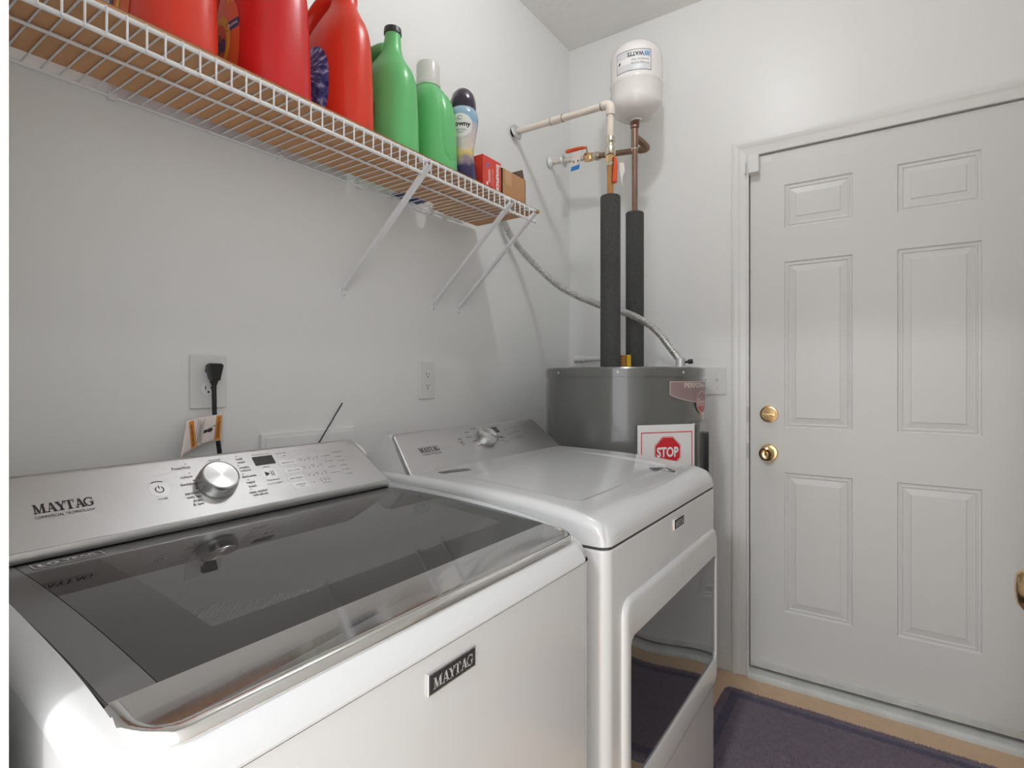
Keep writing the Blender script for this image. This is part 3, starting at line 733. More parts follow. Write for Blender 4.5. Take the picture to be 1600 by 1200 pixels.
# drum door with dark window
def yz(x): return lambda u, v, h: (h, u, v)
dd = MB()
DU0, DU1, DV0, DV1 = -1.428, -0.797, 0.357, 0.786
WU0, WU1, WV0, WV1 = -1.402, -0.806, 0.428, 0.712
steps = [(0.0, 0.884, 0.030), (0.0, 0.8915, 0.030), (0.003, 0.8960, 0.028), (0.008, 0.8985, 0.025), (0.014, 0.8990, 0.022)]
vs = []; fs = []; n = None
for e, x, r in steps:
    o = rrect(DU0+e, DU1-e*0.6, DV0+e, DV1-e, max(r, 0.004), 6); n = len(o); vs += [(x, u, v) for u, v in o]
o = rrect(WU0-0.004, WU1+0.0035, WV0-0.004, WV1+0.004, 0.020, 6); vs += [(0.8992, u, v) for u, v in o]
o = rrect(WU0, WU1, WV0, WV1, 0.018, 6); vs += [(0.8978, u, v) for u, v in o]
o = rrect(WU0, WU1, WV0, WV1, 0.018, 6); vs += [(0.8900, u, v) for u, v in o]
for i in range(7):
    for k in range(n): fs.append((i*n+k, i*n+(k+1) % n, (i+1)*n+(k+1) % n, (i+1)*n+k))
ddo = dd.add(vs, fs).build('drum_door', M_enamel, dryer, smooth=35)
# glass: very slightly bowed pane
gu = np.linspace(WU0+0.0003, WU1-0.0003, 24); gvv = np.linspace(WV0+0.0003, WV1-0.0003, 14)
G = np.array([[(0.8938 + 0.0034*(1-((u-(WU0+WU1)/2)/((WU1-WU0)/2))**2)*(1-((v-(WV0+WV1)/2)/((WV1-WV0)/2))**2), u, v) for v in gvv] for u in gu])
MB().grid(G).build('door_window', M_glass, ddo, smooth=60)
# white duct elbow behind the dryer console
dv = MB().tube(catmull([(0.03, -1.462, 0.90), (0.10, -1.462, 0.975), (0.155, -1.462, 1.010), (0.20, -1.462, 1.002), (0.215, -1.462, 0.96)], 5), 0.024, 14)
duct = dv.build('vent_elbow', M_plastic, dryer, smooth=50)
duct['label'] = 'rounded white fitting behind the console'

# =================================================================== water heater
HC = Vector((0.447, -0.393, 0)); HR = 0.296; HT = 1.234
heater = thing('water_heater', (HC.x, HC.y, 0), 'grey cylindrical electric water heater in the room corner', 'water heater')
HM = Matrix.Translation((HC.x, HC.y, 0))
MB().lathe([(HR-0.02, 0.02), (HR-0.002, 0.025), (HR-0.002, HT-0.032)], 96, HM).build('tank_jacket', M_heater, heater, smooth=40)
hl = MB().lathe([(HR-0.004, HT-0.034), (HR+0.0008, HT-0.033), (HR+0.0012, HT-0.006), (HR-0.002, HT-0.0015), (HR-0.007, HT), (0.02, HT)], 96, HM).build('jacket_top', M_heater, heater, smooth=35)
for i, (fx, fy) in enumerate(((0.15, 0.15), (-0.15, 0.15), (0.0, -0.2))):
    MB().box(HC.x+fx-0.02, HC.x+fx+0.02, HC.y+fy-0.02, HC.y+fy+0.02, 0, 0.03).build('foot', M_black, heater)
def cylp(theta, z, rr=HR + 0.0008): return (HC.x + rr*math.cos(theta), HC.y + rr*math.sin(theta), z)
for a in (-116, -70, -24.8, 20, 65, 155):
    q = math.radians(a); MB().lathe([(0.0045, 0), (0.0042, 0.0018), (0.001, 0.003)], 12, axis_matrix(cylp(q, HT-0.019, HR+0.0008), (math.cos(q), math.sin(q), 0))).build('screw', M_flange, hl, smooth=40)
# decal wrapping the right side
th0 = math.radians(-36)
def dfn(off): return lambda s, z: cylp(th0 + s / HR, z, HR + off)
def curved_poly(mb, outline_lo, outline_hi, off, n=30):
    """strip between two functions of s"""
    fn = dfn(off); S = np.linspace(outline_lo[0], outline_hi[0], n)
    lo = [outline_lo[1](s) for s in S]; hi = [outline_hi[1](s) for s in S]
    mb.grid([[fn(s, a), fn(s, b_)] for s, a, b_ in zip(S, lo, hi)])
SL = 0.36
lo_fn = lambda s: 1.142 - 0.030 * (1 - ((s - SL/2) / (SL/2))**2)**0.8 if 0 <= s <= SL else 1.142
dm = MB(); curved_poly(dm, (0.0, lambda s: lo_fn(s)), (SL, lambda s: 1.184), 0.0012, 40)
dec = dm.build('brand_decal', M_mauve, heater)
dl = MB()
curved_poly(dl, (0.0, lambda s: 1.1825), (SL, lambda s: 1.1845), 0.0016, 40); curved_poly(dl, (0.0, lambda s: lo_fn(s) - 0.0012), (SL, lambda s: lo_fn(s) + 0.0012), 0.0016, 40)
curved_poly(dl, (0.0, lambda s: 1.142), (0.0022, lambda s: 1.184), 0.0016, 3)
put_text(dl, 'PERFORMANCE', dfn(0.0016), 0.064, 0.1 + 1.0625, 0.215, 0.0170, bold=0.02)
dl.build('decal_outline', M_decalline, dec)
lc = SL/2 - 0.0
em = MB(); em.add([dfn(0.0020)(lc + 0.050*math.cos(a), 1.112 + 0.039*math.sin(a)) for a in [2*math.pi*k/40 for k in range(40)]], [tuple(range(40))])
emb = em.build('round_emblem', M_decalred, dec)
el = MB()
for p in arc(0, 0, 0.039, 0.0365, 0, 360, 1.0, 40): el.add([dfn(0.0024)(lc + a*1.28, 1.112 + b_) for a, b_ in p], [(0, 1, 2, 3)])
put_text(el, 'Rheem', dfn(0.0024), lc, 1.112, 0.080, 0.028, 'c', bold=0.01)
el.build('emblem_lettering', M_decalline, emb)
# access cover on the right side
ca = math.radians(2)
def cov(u, v, h): 
    c, s_ = math.cos(ca), math.sin(ca); return (HC.x + c*h - s_*u, HC.y + s_*h + c*u, v)
cv = MB().prism(rrect(-0.085, 0.085, 0.66, 1.046, 0.012, 4), cov, HR-0.03, HR+0.010).build('access_cover', M_heater, heater, bevel=0.004, smooth=40)
cl = MB().prism(rrect(-0.020, 0.024, 0.70, 1.008, 0.010, 4), cov, HR+0.008, HR+0.026).build('cover_handle', M_heater, cv, bevel=0.003, smooth=40)
MB().prism(rrect(-0.023, -0.0195, 0.70, 1.004, 0.0015, 2), cov, HR+0.010, HR+0.0255).build('handle_seal', M_black, cv)
# sheet with a stop sign, taped flat to the tank
sa = math.radians(-37)
SN = Vector((math.cos(sa), math.sin(sa), 0)); ST = Vector((-math.sin(sa), math.cos(sa), 0))
S0 = HC + SN * (HR + 0.0035)
def shp(u, v, off=0.0): p = S0 + ST*u + SN*off; return (p.x, p.y, v)
sx0, sx1 = -0.118, 0.101   # tuned to the sheet's two edges
sign = thing('stop_notice', (S0.x, S0.y, 0.826), 'white paper notice with a red stop octagon taped to the water heater', 'notice')
MB().prism([(sx0, 0.826), (sx1, 0.826), (sx1, 1.042), (sx0, 1.042)], lambda u, v, h: shp(u, v, h), -0.0004, 0.0002).build('paper_sheet', M_paper, sign)
rr_ = MB(); e = 0.013; wd = 0.0032
for p in (rect(sx0+e, sx1-e+0.004, 1.018-wd, 1.018), rect(sx0+e, sx0+e+wd, 0.845, 1.018), rect(sx1-e+0.004-wd, sx1-e+0.004, 0.845, 1.018), rect(sx0+e, sx1-e+0.004, 0.845, 0.845+wd)): put_poly(rr_, lambda u, v: shp(u, v, 0.0006), p)
rr_.build('red_border', M_stopred, sign)
oc = (sx0+sx1)/2 + 0.004; oz = 0.952; orr = 0.0545
def octo(r): return [(oc + r*math.cos(math.radians(22.5+45*k)), oz + r*math.sin(math.radians(22.5+45*k))) for k in range(8)]
o1 = MB(); put_poly(o1, lambda u, v: shp(u, v, 0.0006), octo(orr)); octo_o = o1.build('stop_octagon', M_stopred, sign)
o2 = MB(); ri, ro = octo(orr*0.935), octo(orr*0.965)
for k in range(8): put_poly(o2, lambda u, v: shp(u, v, 0.0010), [ro[k], ro[(k+1) % 8], ri[(k+1) % 8], ri[k]])
put_text(o2, 'STOP', lambda u, v: shp(u, v, 0.0010), oc, oz-0.001, 0.083, 0.034, 'c', bold=0.035)
o2.build('stop_lettering', M_whiteprint, octo_o)

# =================================================================== pipes, valves, expansion tank
LP_, RP = (0.445, -0.503), (0.448, -0.279)
def pipe_lathe(name, prof, xy, m_, parent, n=24, smooth=40):
    return MB().lathe(prof, n, Matrix.Translation((xy[0], xy[1], 0))).build(name, m_, parent, smooth=smooth)
hot = thing('hot_water_pipe', (LP_[0], LP_[1], HT), 'nearer vertical pipe rising from the water heater, cream pipe elbowing to the left wall', 'pipe')
pipe_lathe('foam_insulation', [(0.016, HT+0.004), (0.0365, HT+0.004), (0.0365, 1.858), (0.034, 1.862), (0.012, 1.862)], LP_, M_foam, hot, 40)
pipe_lathe('nipple', [(0.0115, HT), (0.0115, HT+0.02)], LP_, M_copper, hot)
pipe_lathe('copper_riser', [(0.0125, 1.85), (0.0125, 1.975)], LP_, M_brightcopper, hot)
vb = pipe_lathe('valve_body', [(0.010, 1.970), (0.0150, 1.972), (0.0165, 1.990), (0.0165, 2.005), (0.0145, 2.010), (0.0200, 2.014), (0.0205, 2.040), (0.0165, 2.046), (0.0145, 2.052), (0.0150, 2.058),
                          (0.0172, 2.060), (0.0172, 2.078), (0.0150, 2.081), (0.010, 2.082)], LP_, M_nickel, hot)
pipe_lathe('brass_nut', [(0.0145, 1.983), (0.0178, 1.985), (0.0178, 2.008), (0.0145, 2.010)], LP_, M_brass, vb, 8, 20)
hp = (LP_[0] + 0.022, LP_[1] - 0.006)
MB().tube(catmull([(hp[0]-0.016, hp[1], 2.000), (hp[0]+0.0, hp[1], 1.997), (hp[0]+0.002, hp[1], 1.975), (hp[0]-0.001, hp[1], 1.945), (hp[0]-0.002, hp[1], 1.915), (hp[0]-0.002, hp[1], 1.905)], 4),
          [0.003]*5 + list(np.linspace(0.0045, 0.0085, 6)) + [0.0088]*8 + [0.007, 0.004], 12, flat=1.0).build('lever_handle', M_orange, hot, smooth=50)
MB().prism([(0.0, 0.0), (0.016, -0.004), (0.020, -0.035), (0.011, -0.055), (0.013, -0.09), (0.006, -0.06), (0.002, -0.03)], lambda u, v, h: (hp[0]+0.006+u, hp[1]+0.02+h+u*0.3, 1.985+v), 0, 0.0006).build('paper_tag', M_paper, hot)
pipe_lathe('cream_drop', [(0.0125, 2.075), (0.0125, 2.175)], LP_, M_cream, hot)
EZ = 2.190
MB().tube(catmull([(LP_[0], LP_[1], EZ-0.030), (LP_[0], LP_[1], EZ-0.004), (LP_[0]-0.006, LP_[1]+0.0004, EZ+0.008), (LP_[0]-0.020, LP_[1]+0.001, EZ+0.0115), (LP_[0]-0.032, LP_[1]+0.0015, EZ+0.0115)], 5), 0.0165, 18).build('elbow', M_cream, hot, smooth=50)
MB().tube([(LP_[0]-0.02, LP_[1]+0.001, EZ+0.0105), (0.004, -0.480, 2.217)], 0.0125, 18).build('cream_branch', M_cream, hot, smooth=50)
def along(a, b_, t): return tuple(np.array(a) + (np.array(b_) - np.array(a)) * t)
A, B = (LP_[0]-0.02, LP_[1]+0.001, EZ+0.0105), (0.004, -0.480, 2.217)
MB().tube([along(A, B, 0.44), along(A, B, 0.56)], 0.0150, 18).build('coupling', M_cream, hot, smooth=50)
for tt_ in (0.035, 0.437, 0.563):
    MB().tube([along(A, B, tt_), along(A, B, tt_+0.006)], 0.0153 if tt_ > 0.1 else 0.0150, 18).build('joint_line', M_creamring, hot)
MB().lathe([(0.013, 0.0), (0.034, 0.0), (0.030, 0.006), (0.015, 0.010), (0.0135, 0.010)], 24, axis_matrix((0.012, -0.481, 2.216), (1, -0.05, 0.25))).build('escutcheon', M_flange, hot, smooth=40)
MB().lathe([(0.001, 0.0002), (0.018, 0.0002), (0.018, 0.001), (0.001, 0.001)], 24, axis_matrix((0.0, -0.488, 2.215), (1, 0, 0))).build('wall_hole', M_gap, hot)

cold = thing('cold_water_pipe', (RP[0], RP[1], HT), 'farther vertical copper pipe from the water heater up to the expansion tank', 'pipe')
pipe_lathe('foam_insulation', [(0.016, HT+0.004), (0.0355, HT+0.004), (0.0355, 1.853), (0.033, 1.857), (0.012, 1.857)], RP, M_foam, cold, 40)
pipe_lathe('nipple', [(0.0115, HT), (0.0115, HT+0.02)], RP, M_copper, cold)
pipe_lathe('copper_riser', [(0.0115, 1.85), (0.0115, 2.10)], RP, M_copper, cold)
pipe_lathe('tee', [(0.0115, 2.112), (0.0140, 2.113), (0.0140, 2.190), (0.0115, 2.191)], RP, M_copper, cold)
pipe_lathe('solder_joint', [(0.0122, 2.107), (0.0140, 2.108), (0.0140, 2.1135), (0.0122, 2.1145)], RP, M_nickel, cold)
pipe_lathe('upper_nipple', [(0.0115, 2.10), (0.0115, 2.205)], RP, M_copper, cold)
pipe_lathe('reducer', [(0.0135, 2.192), (0.0175, 2.196), (0.0175, 2.206), (0.0150, 2.209), (0.0185, 2.212), (0.0185, 2.2190), (0.0150, 2.2200)], RP, M_copper, cold, 24)
MB().tube(catmull([(RP[0], RP[1], 2.158), (RP[0]+0.010, RP[1]+0.018, 2.152), (RP[0]+0.022, RP[1]+0.045, 2.140), (RP[0]+0.024, RP[1]+0.066, 2.134), (RP[0]+0.010, RP[1]+0.077, 2.134), (RP[0]-0.010, RP[1]+0.078, 2.136)], 5), 0.0140, 16).build('elbow', M_copper, cold, smooth=50)
CA, CB = (0.44, -0.201, 2.136), (0.004, -0.194, 2.184)
MB().tube([CA, along(CA, CB, 0.42)], 0.0120, 16).build('copper_branch', M_copper, cold, smooth=50)
MB().tube([along(CA, CB, 0.42), along(CA, CB, 0.44), along(CA, CB, 0.47), along(CA, CB, 0.50)], [0.015, 0.0185, 0.0185, 0.015], 16).build('compression_joint', M_nickel, cold, smooth=50)
vb2 = MB().tube([along(CA, CB, 0.49), along(CA, CB, 0.50), along(CA, CB, 0.515), along(CA, CB, 0.575), along(CA, CB, 0.59)], [0.012, 0.018, 0.021, 0.021, 0.016], 8).build('valve_body', M_brass, cold)
MB().tube([along(CA, CB, 0.58), CB], 0.0120, 16).build('cream_branch', M_cream, cold, smooth=50)
hx, hy, hz = along(CA, CB, 0.545)
MB().tube([(hx, hy-0.012, hz+0.012), (hx, hy-0.022, hz+0.030), (hx-0.006, hy-0.024, hz+0.033)], 0.004, 10).build('stem', M_nickel, cold)
MB().tube([(hx+0.003, hy-0.024, hz+0.034), (hx-0.02, hy-0.026, hz+0.036), (hx-0.06, hy-0.028, hz+0.037), (hx-0.09, hy-0.029, hz+0.036), (hx-0.098, hy-0.029, hz+0.036)], [0.004, 0.0075, 0.0085, 0.0085, 0.005], 12).build('lever_handle', M_orange, cold, smooth=50)
tg = MB().prism([(-0.014, 0.0), (0.026, 0.006), (0.020, -0.056), (-0.020, -0.060)], lambda u, v, h: (hx-0.045+u, hy-0.036+h, hz+0.020+v), 0, 0.0006).build('paper_tag', M_tagpaper, cold)
MB().prism([(-0.021, -0.060), (0.020, -0.056), (0.016, -0.076), (-0.025, -0.079)], lambda u, v, h: (hx-0.045+u, hy-0.036+h, hz+0.020+v), -0.0001, 0.0007).build('tag_blue_band', M_bluetag, tg)
mk = MB()
for cxx in (-0.009, 0.012):
    mk.add([(hx-0.045+cxx+0.004*math.cos(a), hy-0.0366, hz+0.020-0.040+0.006*math.sin(a)) for a in [2*math.pi*k/12 for k in range(12)]], [tuple(range(12))])
mk.build('tag_print', M_greyprint, tg)
MB().lathe([(0.012, 0.0), (0.030, 0.0), (0.027, 0.005), (0.014, 0.009), (0.0125, 0.009)], 24, axis_matrix((0.075, -0.1952, 2.176), (1, 0.05, 0.12))).build('escutcheon', M_flange, cold, smooth=40)
MB().lathe([(0.012, 0.0), (0.026, 0.0), (0.024, 0.004), (0.015, 0.012), (0.0125, 0.014)], 24, axis_matrix((0.006, -0.194, 2.184), (1, 0, 0))).build('wall_collar', M_plastic, cold, smooth=40)

tank = thing('expansion_tank', (RP[0], RP[1], 2.215), 'small off-white expansion tank hung upside down above the copper pipe', 'tank')
TB, TT = 2.222, 2.528
tp = [(0.014, TB), (0.020, TB-0.001), (0.022, TB+0.004)]
for k in range(1, 11):
    a = math.pi/2 * k / 10; tp.append((0.022 + (0.1015-0.022)*math.sin(a), TB + 0.004 + 0.062*(1-math.cos(a))))
tp += [(0.1015, 2.345), (0.1025, 2.347), (0.1040, 2.353), (0.1040, 2.360), (0.1020, 2.366), (0.1015, 2.45)]
for k in range(1, 11):
    a = math.pi/2 * k / 10; tp.append((0.1015*math.cos(a)+0.001, 2.45 + (TT-2.45)*math.sin(a)))
TKX = RP[0] + 0.007
TM = Matrix.Translation((TKX, RP[1], 0))
MB().lathe(tp, 64, TM).build('tank_shell', M_tank, tank, smooth=40)
def tkp(off): 
    base = math.radians(-75)
    def fn(s, z): 
        th = base + s / 0.1015; return (TKX + (0.1015+off)*math.cos(th), RP[1] + (0.1015+off)*math.sin(th), z)
    return fn
# label is upside down, as the tank hangs inverted
LW, LH, LZ0 = 0.140, 0.080, 2.371
def lab(off): 
    f = tkp(off); return lambda u, v: f(LW/2 - u, LZ0 + LH - v)
M_lab = mat('tank_label_paper', (0.66, 0.66, 0.68), 0.4)
def label_grid(u0, u1, v0, v1, off): 
    f = lab(off); mb = MB(); mb.grid([[f(u, v0), f(u, v1)] for u in np.linspace(u0, u1, 16)]); return mb
lbo = label_grid(0, LW, 0, LH, 0.0006).build('tank_label', M_print, tank)
label_grid(0.0022, LW-0.0022, 0.0022, LH-0.0022, 0.0009).build('label_field', M_lab, lbo)
label_grid(0.0022, LW-0.0022, 0.030, 0.052, 0.0010).build('label_white_band', M_paper, lbo)
lt = MB()
# text drawn in label space: v grows downwards in the world, so letters come out inverted
put_text(lt, 'WATTS', lab(0.0014), 0.030, 0.0090, 0.062, 0.0170, bold=0.03)
lt.build('label_lettering', M_print, lbo); lt = MB()
put_poly(lt, lab(0.0014), [(0.122, 0.046), (0.132, 0.050), (0.128, 0.038), (0.121, 0.036)]); lt.build('label_arrow', M_print, lbo)
lt = MB()
put_text(lt, 'POTABLE WATER', lab(0.0014), 0.010, 0.0480, 0.068, 0.0080); put_text(lt, 'EXPANSION TANK', lab(0.0014), 0.010, 0.0350, 0.068, 0.0080)
lt.build('label_small_lettering', M_greyprint, lbo)
M_wblue = mat('label_blue_print', (0.03, 0.25, 0.50), 0.4)
lt = MB()
for o in (0.006, 0.013, 0.020): put_poly(lt, lab(0.0014), [(o, 0.0090), (o+0.0045, 0.0090), (o+0.0085, 0.0260), (o+0.004, 0.0260)])
lt.build('label_logo', M_wblue, lbo)

# flexible metal conduit to the heater
cpts = catmull([(0.676, -0.420, HT+0.004), (0.672, -0.420, 1.262), (0.646, -0.418, 1.296), (0.575, -0.412, 1.380), (0.468, -0.396, 1.441), (0.350, -0.385, 1.482), (0.200, -0.400, 1.555), (0.100, -0.425, 1.640),
                (0.045, -0.490, 1.720), (0.026, -0.555, 1.785), (0.022, -0.600, 1.86), (0.020, -0.62, 1.92)], 20)
# resample at even spacing and rib it
seg = np.linalg.norm(np.diff(cpts, axis=0), axis=1); cum = np.r_[0, np.cumsum(seg)]
NR = int(cum[-1] / 0.0024); S = np.linspace(0, cum[-1], NR)
cp = np.stack([np.interp(S, cum, cpts[:, k]) for k in range(3)], 1)
cond = thing('flexible_conduit', (0.676, -0.420, HT), 'silver ribbed flexible conduit curving from the water heater top to the left wall', 'conduit')
MB().tube(cp.tolist(), [0.0138 if (k // 2) % 2 else 0.0108 for k in range(NR)], 14).build('ribbed_hose', M_conduit, cond, smooth=25)
MB().lathe([(0.020, HT+0.0012), (0.020, HT+0.004), (0.0165, HT+0.006), (0.0165, HT+0.032), (0.012, HT+0.034)], 20, Matrix.Translation((0.676, -0.420, 0))).build('connector', M_flange, cond, smooth=40)
MB().lathe([(0.0045, 0.012), (0.0045, 0.026), (0.0085, 0.027), (0.0085, 0.042), (0.002, 0.043)], 10, axis_matrix((0.676, -0.420, HT+0.017), (0.9, 0.4, 0.1))).build('clamp_screw', M_black, cond)
# yellow warning tag and relief pipe on the heater top
yt = thing('relief_valve_tag', (0.452, -0.405, HT), 'small yellow and amber warning tag between the two black insulated pipes', 'tag')
MB().lathe([(0.018, HT), (0.019, HT+0.048), (0.0175, HT+0.0485), (0.016, HT+0.002)], 16, Matrix.Translation((0.447, -0.412, 0))).build('tag_body', M_amber, yt, smooth=40)
MB().box(0.468, 0.484, -0.408, -0.404, HT, HT+0.050).build('tag_flap', M_yellow, yt)
ym = MB()
for k in range(4):
    for a in (-100, -70): 
        q = math.radians(a); ym.add([(0.447+0.0195*math.cos(q+d_), -0.412+0.0195*math.sin(q+d_), HT+0.008+k*0.011+z_) for d_, z_ in ((-0.2, 0), (0.2, 0), (0.2, 0.004), (-0.2, 0.004))], [(0, 1, 2, 3)])
ym.build('tag_print', M_print, yt)
rp = thing('relief_pipe', (0.25, -0.16, HT), 'white horizontal relief pipe behind the insulated pipes on the water heater', 'pipe')
MB().tube([(0.105, -0.10, 1.283), (0.330, -0.20, 1.281)], 0.0125, 16).build('horizontal_run', M_plastic, rp, smooth=50)
MB().tube([(0.085, -0.092, 1.283), (0.150, -0.120, 1.283)], 0.0165, 16).build('end_fitting', M_plastic, rp, smooth=50)
MB().tube(catmull([(0.320, -0.196, 1.281), (0.345, -0.207, 1.279), (0.355, -0.212, 1.265), (0.355, -0.212, HT)], 5), 0.0150, 16).build('drop_elbow', M_plastic, rp, smooth=50)

# =================================================================== wall plates
def duplex(root, X, yc, zc, hidden_top=False):
    for k, dz in enumerate((0.0195, -0.0195)):
        f = MB().prism([(math.cos(a)*0.0172, max(-0.0135, min(0.0135, math.sin(a)*0.0172))) for a in [2*math.pi*q/32 for q in range(32)]], lambda u, v, h: (X+h, yc+u, zc+dz+v), 0.0, 0.0018).build('receptacle', M_plastic, root)
        s = MB().box(X+0.0014, X+0.0021, yc-0.0075, yc-0.0055, zc+dz-0.002, zc+dz+0.0065).box(X+0.0014, X+0.0021, yc+0.0050, yc+0.0070, zc+dz-0.001, zc+dz+0.0055)
        s.prism([(math.cos(a)*0.0026, math.sin(a)*0.0026) for a in [2*math.pi*q/12 for q in range(12)]], lambda u, v, h: (X+h, yc+u, zc+dz-0.0075+v), 0.0014, 0.0021)
        s.build('slots', M_print, f)
oa = thing('wall_outlet', (0.0, -1.724, 1.125), 'white outlet plate on the left wall with a black plug in it', 'outlet', 'outlets on the left wall')
MB().box(0.0, 0.0058, -1.765, -1.683, 1.125, 1.249).build('cover_plate', M_plate, oa, bevel=0.003)
duplex(oa, 0.0056, -1.726, 1.190)
ob = thing('wall_outlet', (0.0, -1.003, 1.125), 'white outlet plate with empty sockets on the wall behind the dryer', 'outlet', 'outlets on the left wall')
MB().box(0.0, 0.0058, -1.042, -0.965, 1.125, 1.251).build('cover_plate', M_plate, ob, bevel=0.003)
duplex(ob, 0.0056, -1.003, 1.188)
sw = thing('light_switch', (0.70, 0.0, 1.127), 'white light switch plate on the back wall between water heater and door', 'light switch')
MB().box(0.615, 0.733, -0.0058, 0.0, 1.127, 1.243).build('cover_plate', M_plate, sw, bevel=0.003)
for xc in (0.651, 0.697):
    MB().box(xc-0.005, xc+0.005, -0.0066, -0.005, 1.172, 1.198).build('toggle_slot', M_plate, sw)
    MB().prism([(-0.006, 1.186), (-0.017, 1.191), (-0.017, 1.198), (-0.006, 1.197)], lambda u, v, h: (xc+h, u, v), -0.0035, 0.0035).build('toggle', M_plastic, sw, bevel=0.001)
    for zz in (1.215, 1.155): MB().lathe([(0.003, 0.0), (0.0025, 0.001), (0.001, 0.0012)], 10, axis_matrix((xc, -0.0058, zz), (0, -1, 0))).build('screw', M_flange, sw)
hb = thing('washer_box_cover', (0.0, -1.4535, 0.93), 'long white cover plate on the wall behind the washing machine console', 'cover plate')
MB().box(0.0, 0.010, -1.599, -1.308, 0.93, 1.055).build('cover_frame', M_wall, hb, bevel=0.002)
MB().box(0.009, 0.0125, -1.588, -1.319, 0.94, 1.045).build('cover_panel', M_wall, hb, bevel=0.0015)
# power plug and cord with warning tag
pg = thing('power_cord', (0.012, -1.716, 1.0), 'black washing machine power cord plugged into the wall outlet', 'power cord')
py_ = -1.722
out = [(-0.0165, 1.2245), (-0.013, 1.2275), (0.013, 1.2275), (0.0165, 1.2235), (0.010, 1.196), (0.009, 1.190), (-0.009, 1.190), (-0.010, 1.196)]
pb = MB(); 
vs = []; fs = []; n = len(out)
for h, sc in ((0.0075, 0.70), (0.018, 0.96), (0.030, 1.06), (0.036, 1.0)):
    vs += [(h, py_ + a*sc, 1.209 + (z - 1.209)*sc) for a, z in out]
for i in range(3):
    for k in range(n): fs.append((i*n+k, i*n+(k+1) % n, (i+1)*n+(k+1) % n, (i+1)*n+k))
fs += [tuple(range(n)), tuple(range(3*n, 4*n))]
pb.add(vs, fs).build('plug', M_black, pg, bevel=0.0015, smooth=30)
MB().tube([(0.024, py_, 1.192), (0.024, py_, 1.183)], 0.0085, 10).tube([(0.024, py_, 1.183), (0.024, py_, 1.179)], 0.0065, 10).build('strain_relief', M_black, pg)
cd = catmull([(0.024, py_, 1.181), (0.023, py_+0.001, 1.15), (0.020, py_+0.004, 1.10), (0.020, py_+0.011, 1.05), (0.022, py_+0.020, 0.99), (0.05, py_+0.03, 0.92), (0.09, py_+0.03, 0.85)], 6)
MB().tube(cd.tolist(), 0.0052, 10).build('cord', M_black, pg, smooth=60)
# tag sheet: wraps the cord, its left side curls out
tgs = thing('warning_tag', (0.026, -1.755, 1.05), 'white and orange warning tag wrapped around the black power cord', 'tag')
def tagp(s, v, off=0.0):
    """s 0 at the cord, grows to the left; v 0 bottom, 1 top"""
    L_ = 0.080
    y = -1.7045 - L_*s + 0.012*v*0 + 0.020*s*(1-v)*(-1) + (0.008*(v)) - 0.010
    x = 0.0285 + 0.026*s*s*(1.25 - v) + off
    z = 1.052 + 0.060*v + (-0.004)*(1-v)*0 - 0.024*(1-v)*s*s - 0.006*v*s*s - 0.004*s
    y += 0.004*(1-v)
    return (x, y, z)
def tag_patch(name, s0, s1, v0, v1, off, m_, parent, skew=0.0):
    G_ = [[tagp(s + skew*(1-v), v, off) for v in np.linspace(v0, v1, 10)] for s in np.linspace(s0, s1, 14)]
    o_ = MB().grid(G_).build(name, m_, parent, smooth=60); return o_
ts = tag_patch('tag_sheet', -0.03, 1.0, 0.0, 1.0, 0.0, M_tagpaper, tgs)
sdm = ts.modifiers.new('solid', 'SOLIDIFY'); sdm.thickness = 0.0004; sdm.offset = -1
tag_patch('orange_band', 0.0, 0.14, 0.04, 0.96, 0.0006, M_tagorange, ts)
tag_patch('orange_band', 0.80, 0.94, 0.05, 0.95, 0.0006, M_tagorange, ts, skew=-0.24)
tp_ = MB()
def tfn(off): return lambda u, v: tagp(u, v, off)
# words run up the sheet, rotated a quarter turn
def tag_text(mb, sx, s, v, length, h):
    V, F = text_shape(sx, 0.02)
    lo, hi = V.min(0), V.max(0); Q = (V - lo) / (hi - lo)
    mb.add([tagp(s + h - b_*h, v - a*length, 0.0010) for a, b_ in Q], F)
tag_text(tp_, 'WARNING', 0.035, 0.78, 0.66, 0.075)

put_poly(tp_, tfn(0.0010), [(0.05, 0.82), (0.10, 0.82), (0.075, 0.88)])
tp_.add([tagp(0.29+0.075*math.cos(a), 0.47+0.075*math.sin(a), 0.0010) for a in [2*math.pi*k/14 for k in range(14)]], [tuple(range(14))])
tp_.add([tagp(s, v, 0.0010) for s, v in ((0.36, 0.42), (0.45, 0.40), (0.45, 0.52), (0.36, 0.52))], [(0, 1, 2, 3)])
for (a, b_) in (((0.26, 0.54), (0.20, 0.62)), ((0.20, 0.62), (0.15, 0.58)), ((0.15, 0.58), (0.12, 0.66))):
    tp_.add([tagp(a[0], a[1]-0.012, 0.0010), tagp(a[0], a[1]+0.012, 0.0010), tagp(b_[0], b_[1]+0.012, 0.0010), tagp(b_[0], b_[1]-0.012, 0.0010)], [(0, 1, 2, 3)])
V_, F_ = text_shape('ADVERTENCIA', 0.02); lo_, hi_ = V_.min(0), V_.max(0); Q_ = (V_ - lo_)/(hi_ - lo_)
tp_.add([tagp(0.91 - b_*0.06 - 0.24*(1-(0.85-a*0.74)), 0.85 - a*0.74, 0.0010) for a, b_ in Q_], F_)
tp_.build('tag_print', M_print, ts)['kind'] = 'stuff'
tg2 = MB()
for k, s in enumerate((0.50, 0.53, 0.56, 0.59)):
    tg2.add([tagp(s, 0.12 + 0.05*(k % 2), 0.0009), tagp(s+0.012, 0.12 + 0.05*(k % 2), 0.0009), tagp(s+0.012, 0.9-0.07*(k % 3), 0.0009), tagp(s, 0.9-0.07*(k % 3), 0.0009)], [(0, 1, 2, 3)])
